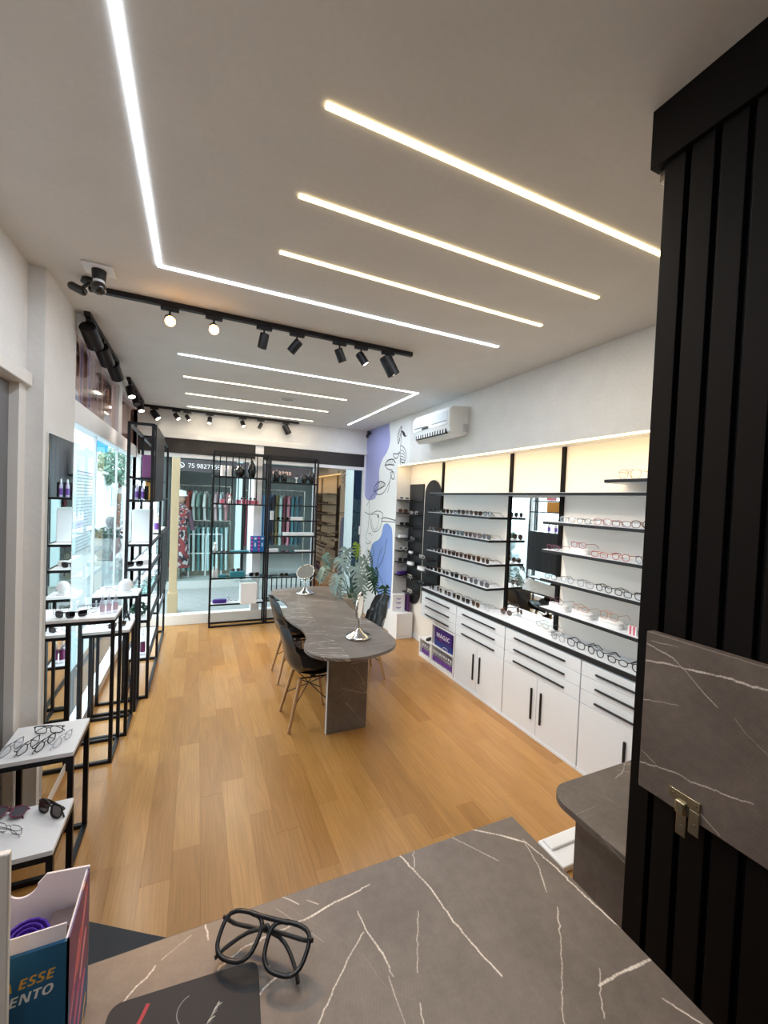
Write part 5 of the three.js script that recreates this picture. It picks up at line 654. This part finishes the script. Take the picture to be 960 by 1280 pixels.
rail('upper clothes rail under the phone number sign', -0.35, 0.66, 2.02, -9.75); for (let i = 0; i < 9; i++) garment('shirt', ['#e8d9d6', '#b4564e', '#d9e2df', '#7f9a90', '#e4e0da', '#5b6b62', '#d7b5b9', '#cfdedd', '#c98f92'][i], 'pale shirt hanging on the upper rail under the phone number sign', 'shirts on the upper rail', -0.26 + i * 0.105, 1.94, -9.75, 1.4 + rr(-0.05, 0.05));
rail('lower clothes rail across the passage', -0.3, 0.66, 1.28, -9.55); for (let i = 0; i < 10; i++) garment('trousers', ['#b9d3d0', '#7ba6a4', '#d9e6e4', '#5d8a8c', '#c9dcd9'][i % 5], 'pale teal trousers hanging on the lower rail', 'trousers on the lower rail', -0.22 + i * 0.09, 1.2, -9.55, 1.45 + rr(-0.05, 0.05));
rail('clothes rail between the white shop columns', 0.86, 1.2, 1.95, -9.9); ['#6b303a', '#3a807c', '#874550', '#4f2a31'].forEach((c, i) => garment('dress', c, ['dark red dress hanging between the columns', 'turquoise dress hanging between the columns', 'rose red dress hanging between the columns', 'maroon dress hanging between the columns'][i], null, 0.9 + i * 0.09, 1.87, -9.9, 1.2));
rail('clothes rail of dresses beneath the second sign board', 1.2, 2.3, 2.0, -9.7); ['#8fb4d6', '#7fa2cc', '#9cc3e0', '#6d8fc0', '#3a3440', '#8a7a50', '#b9cbc6', '#7d3a4a', '#c27a88', '#4f7f88', '#3f6270', '#2f4652'].forEach((c, i) => garment('dress', c, ['sky blue dress on the denim end of the dress rail', 'blue denim dress beside the sky blue one', 'pale blue dress between denim dresses', 'deep blue dress beside the black one', 'black dress on the dress rail', 'mustard dress on the dress rail', 'pale mint dress on the dress rail', 'burgundy dress on the dress rail', 'long pink dress on the dress rail', 'teal dress beside the pink one', 'dark teal dress on the dress rail', 'navy teal dress at the end of the dress rail'][i], null, 1.25 + i * 0.088, 1.92, -9.7 + rr(-0.06, 0.06), 1.3 + rr(-0.06, 0.06)));
{ // dressed mannequin with cap
  const t = thing('mannequin', 'mannequin in patterned dress and white cap behind the shop glass', 'mannequin', [-0.31, 0.13, -9.14]); const pat = data(64, 128, (i, j) => { const q = P(i / 7, j / 7, 3), r = P(i / 4, j / 5, 9); return q > 0.15 ? [150, 60, 62] : r > 0.1 ? [205, 196, 190] : q < -0.2 ? [40, 34, 44] : [92, 62, 74]; });
  mesh('dress', lathe([[0, 0.25], [0.2, 0.25], [0.17, 0.6], [0.13, 0.95], [0.15, 1.2], [0.17, 1.4], [0.08, 1.5], [0, 1.52]], 26), std('#ffffff', 0.9, { map: pat }), t); mesh('head', new THREE.SphereGeometry(0.1, 20, 14).scale(0.85, 1.15, 0.95).translate(0, 1.62, 0), std('#b58f7d', 0.7), t); mesh('cap', lathe([[0.13, 1.66], [0.11, 1.7], [0.095, 1.76], [0, 1.79]], 20), M.white, t); mesh('stand', cyl(0.02, 0.02, 0.3, 0, 0, 0, 10), M.steel, t); for (const s of [-1, 1]) mesh('sleeve', rod([s * 0.15, 1.38, 0], [s * 0.24, 0.98, 0.04], 0.05, 10, 0.04), std('#5d4450', 0.9), t);
}
tag(mesh('timber_post', [rb(-0.375, -0.265, -0.02, 2.75, -7.26, -7.14, 0.006), rb(-0.39, -0.25, -0.02, 0.3, -7.28, -7.12, 0.006)], M.tan), 'tan timber post outside the shopfront glass', 'post');
tag(mesh('tiled_pillar', bx(2.35, 3.2, -0.02, 3.0, -7.9, -7.3), std('#9a9f9c', 0.4)), 'pale pillar outside the shopfront', 'pillar');
{ const t = thing('passage_lamp', 'tube lamp on the clothes shop ceiling', 'lamp', [1.5, 2.68, -10.4]); mesh('tube', rb(-1.4, 1.4, -0.01, 0.01, -0.03, 0.03, 0.004), gl.cool, t); const l = new THREE.RectAreaLight('#f2f8ff', 40, 2.8, 0.06); l.position.set(0, -0.02, 0); l.rotation.x = -Math.PI / 2; t.add(l); }
// street side
{
  const b = structGroup('street_building', 'pale street building with roller shutter', 'building'); const c = std('#9fb4bc', 0.8);
  mesh('facade', [bx(-6, -3.25, -0.02, 3.15, -17.2, -14.0), bx(-3.25, -3.2, 2.38, 3.15, -17.2, -14.0), bx(-3.25, -3.2, -0.02, 2.38, -14.55, -14.0), bx(-3.25, -3.2, -0.02, 2.38, -17.2, -16.85)], c, b);
  for (let i = 0; i < 24; i++) mesh('shutter_slat', rb(-3.248, -3.215, 0.0 + i * 0.099, 0.085 + i * 0.099, -16.85, -14.55, 0.01), std('#8e9a9d', 0.6), b);
}
{ const b = structGroup('street_building', 'white house further along the street', 'building'); mesh('facade', bx(-7.5, -4.2, -0.02, 2.6, -34, -24), std('#e2e6e6', 0.8), b); mesh('roof_edge', bx(-7.6, -4.0, 2.6, 2.75, -34, -24), M.white, b); mesh('door_panel', bx(-4.2, -4.17, 0, 2.1, -30, -28.8), std('#9db4bd', 0.7), b); mesh('window_panel', bx(-4.2, -4.17, 1.0, 2.0, -27.5, -26), std('#8fb0bd', 0.4), b); }
tag(mesh('flag_banner', [rb(-3.56, -3.2, 3.3, 3.8, -19.02, -19.0, 0.004), rod([-3.58, 0, -19.02], [-3.58, 4.2, -19.02], 0.03)], std('#3f8fd0', 0.7)), 'blue street banner on a pole', 'banner');
{ const t = thing('street_tree', 'leafy street tree beyond the banner', 'tree', [-3.75, 0, -25]); mesh('trunk', rod([0, 0, 0], [0.1, 2.4, 0], 0.13, 8, 0.08), std('#6b5a4a', 0.9), t); const q = []; for (let i = 0; i < 700; i++) { const a = rr(0, 6.28), u = rr(-1, 1), r = rr(0.5, 1) * 1.25, s = Math.sqrt(1 - u * u); q.push(new THREE.TetrahedronGeometry(rr(0.08, 0.17)).rotateX(rr(0, 3)).rotateY(rr(0, 3)).translate(r * s * Math.cos(a) * 1.2, 3.1 + r * u * 0.8, r * s * Math.sin(a) * 1.2)); } mesh('foliage', q, std('#6f8f7c', 0.9), t).userData.kind = 'stuff'; }
{ // planter with bust on a plinth
  tag(mesh('plinth', rb(-1.52, -1.1, -0.02, 0.735, -8.0, -7.6, 0.01), std('#9aa6a8', 0.6)), 'white square plinth outside the side window', 'plinth');
  const t = thing('urn_planter', 'white urn planter with leafy plant on the plinth', 'planter', [-1.31, 0.735, -7.8]); mesh('urn', lathe([[0, 0], [0.12, 0], [0.13, 0.02], [0.11, 0.05], [0.19, 0.14], [0.21, 0.24], [0.185, 0.32], [0.205, 0.35], [0.19, 0.36], [0.17, 0.32], [0, 0.31]], 28), std('#8f9696', 0.6), t); const q = []; for (let i = 0; i < 110; i++) { const a = rr(0, 6.28), r = rr(0.03, 0.2); q.push(new THREE.ConeGeometry(0.022, rr(0.06, 0.12), 4).scale(1, 1, 0.3).rotateX(rr(-1.2, 1.2)).rotateZ(rr(-1.2, 1.2)).translate(r * Math.cos(a), 0.36 + rr(0, 0.14), r * Math.sin(a))); } mesh('foliage', q, std('#2f4a3e', 0.8), t).userData.kind = 'stuff';
  const s = thing('stone_bust', 'grey stone bust standing among the planter leaves', 'statue', [-1.26, 1.06, -7.83]); mesh('figure', lathe([[0, 0], [0.11, 0], [0.13, 0.06], [0.12, 0.12], [0.06, 0.17], [0.04, 0.2], [0.055, 0.22], [0.075, 0.27], [0.07, 0.33], [0.04, 0.365], [0, 0.37]], 22).scale(1, 1, 0.8), M.stone, s); mesh('nose', new THREE.ConeGeometry(0.012, 0.04, 8).translate(-0.01, 0.28, 0.06), M.stone, s);
}
renderer.render(scene, camera);
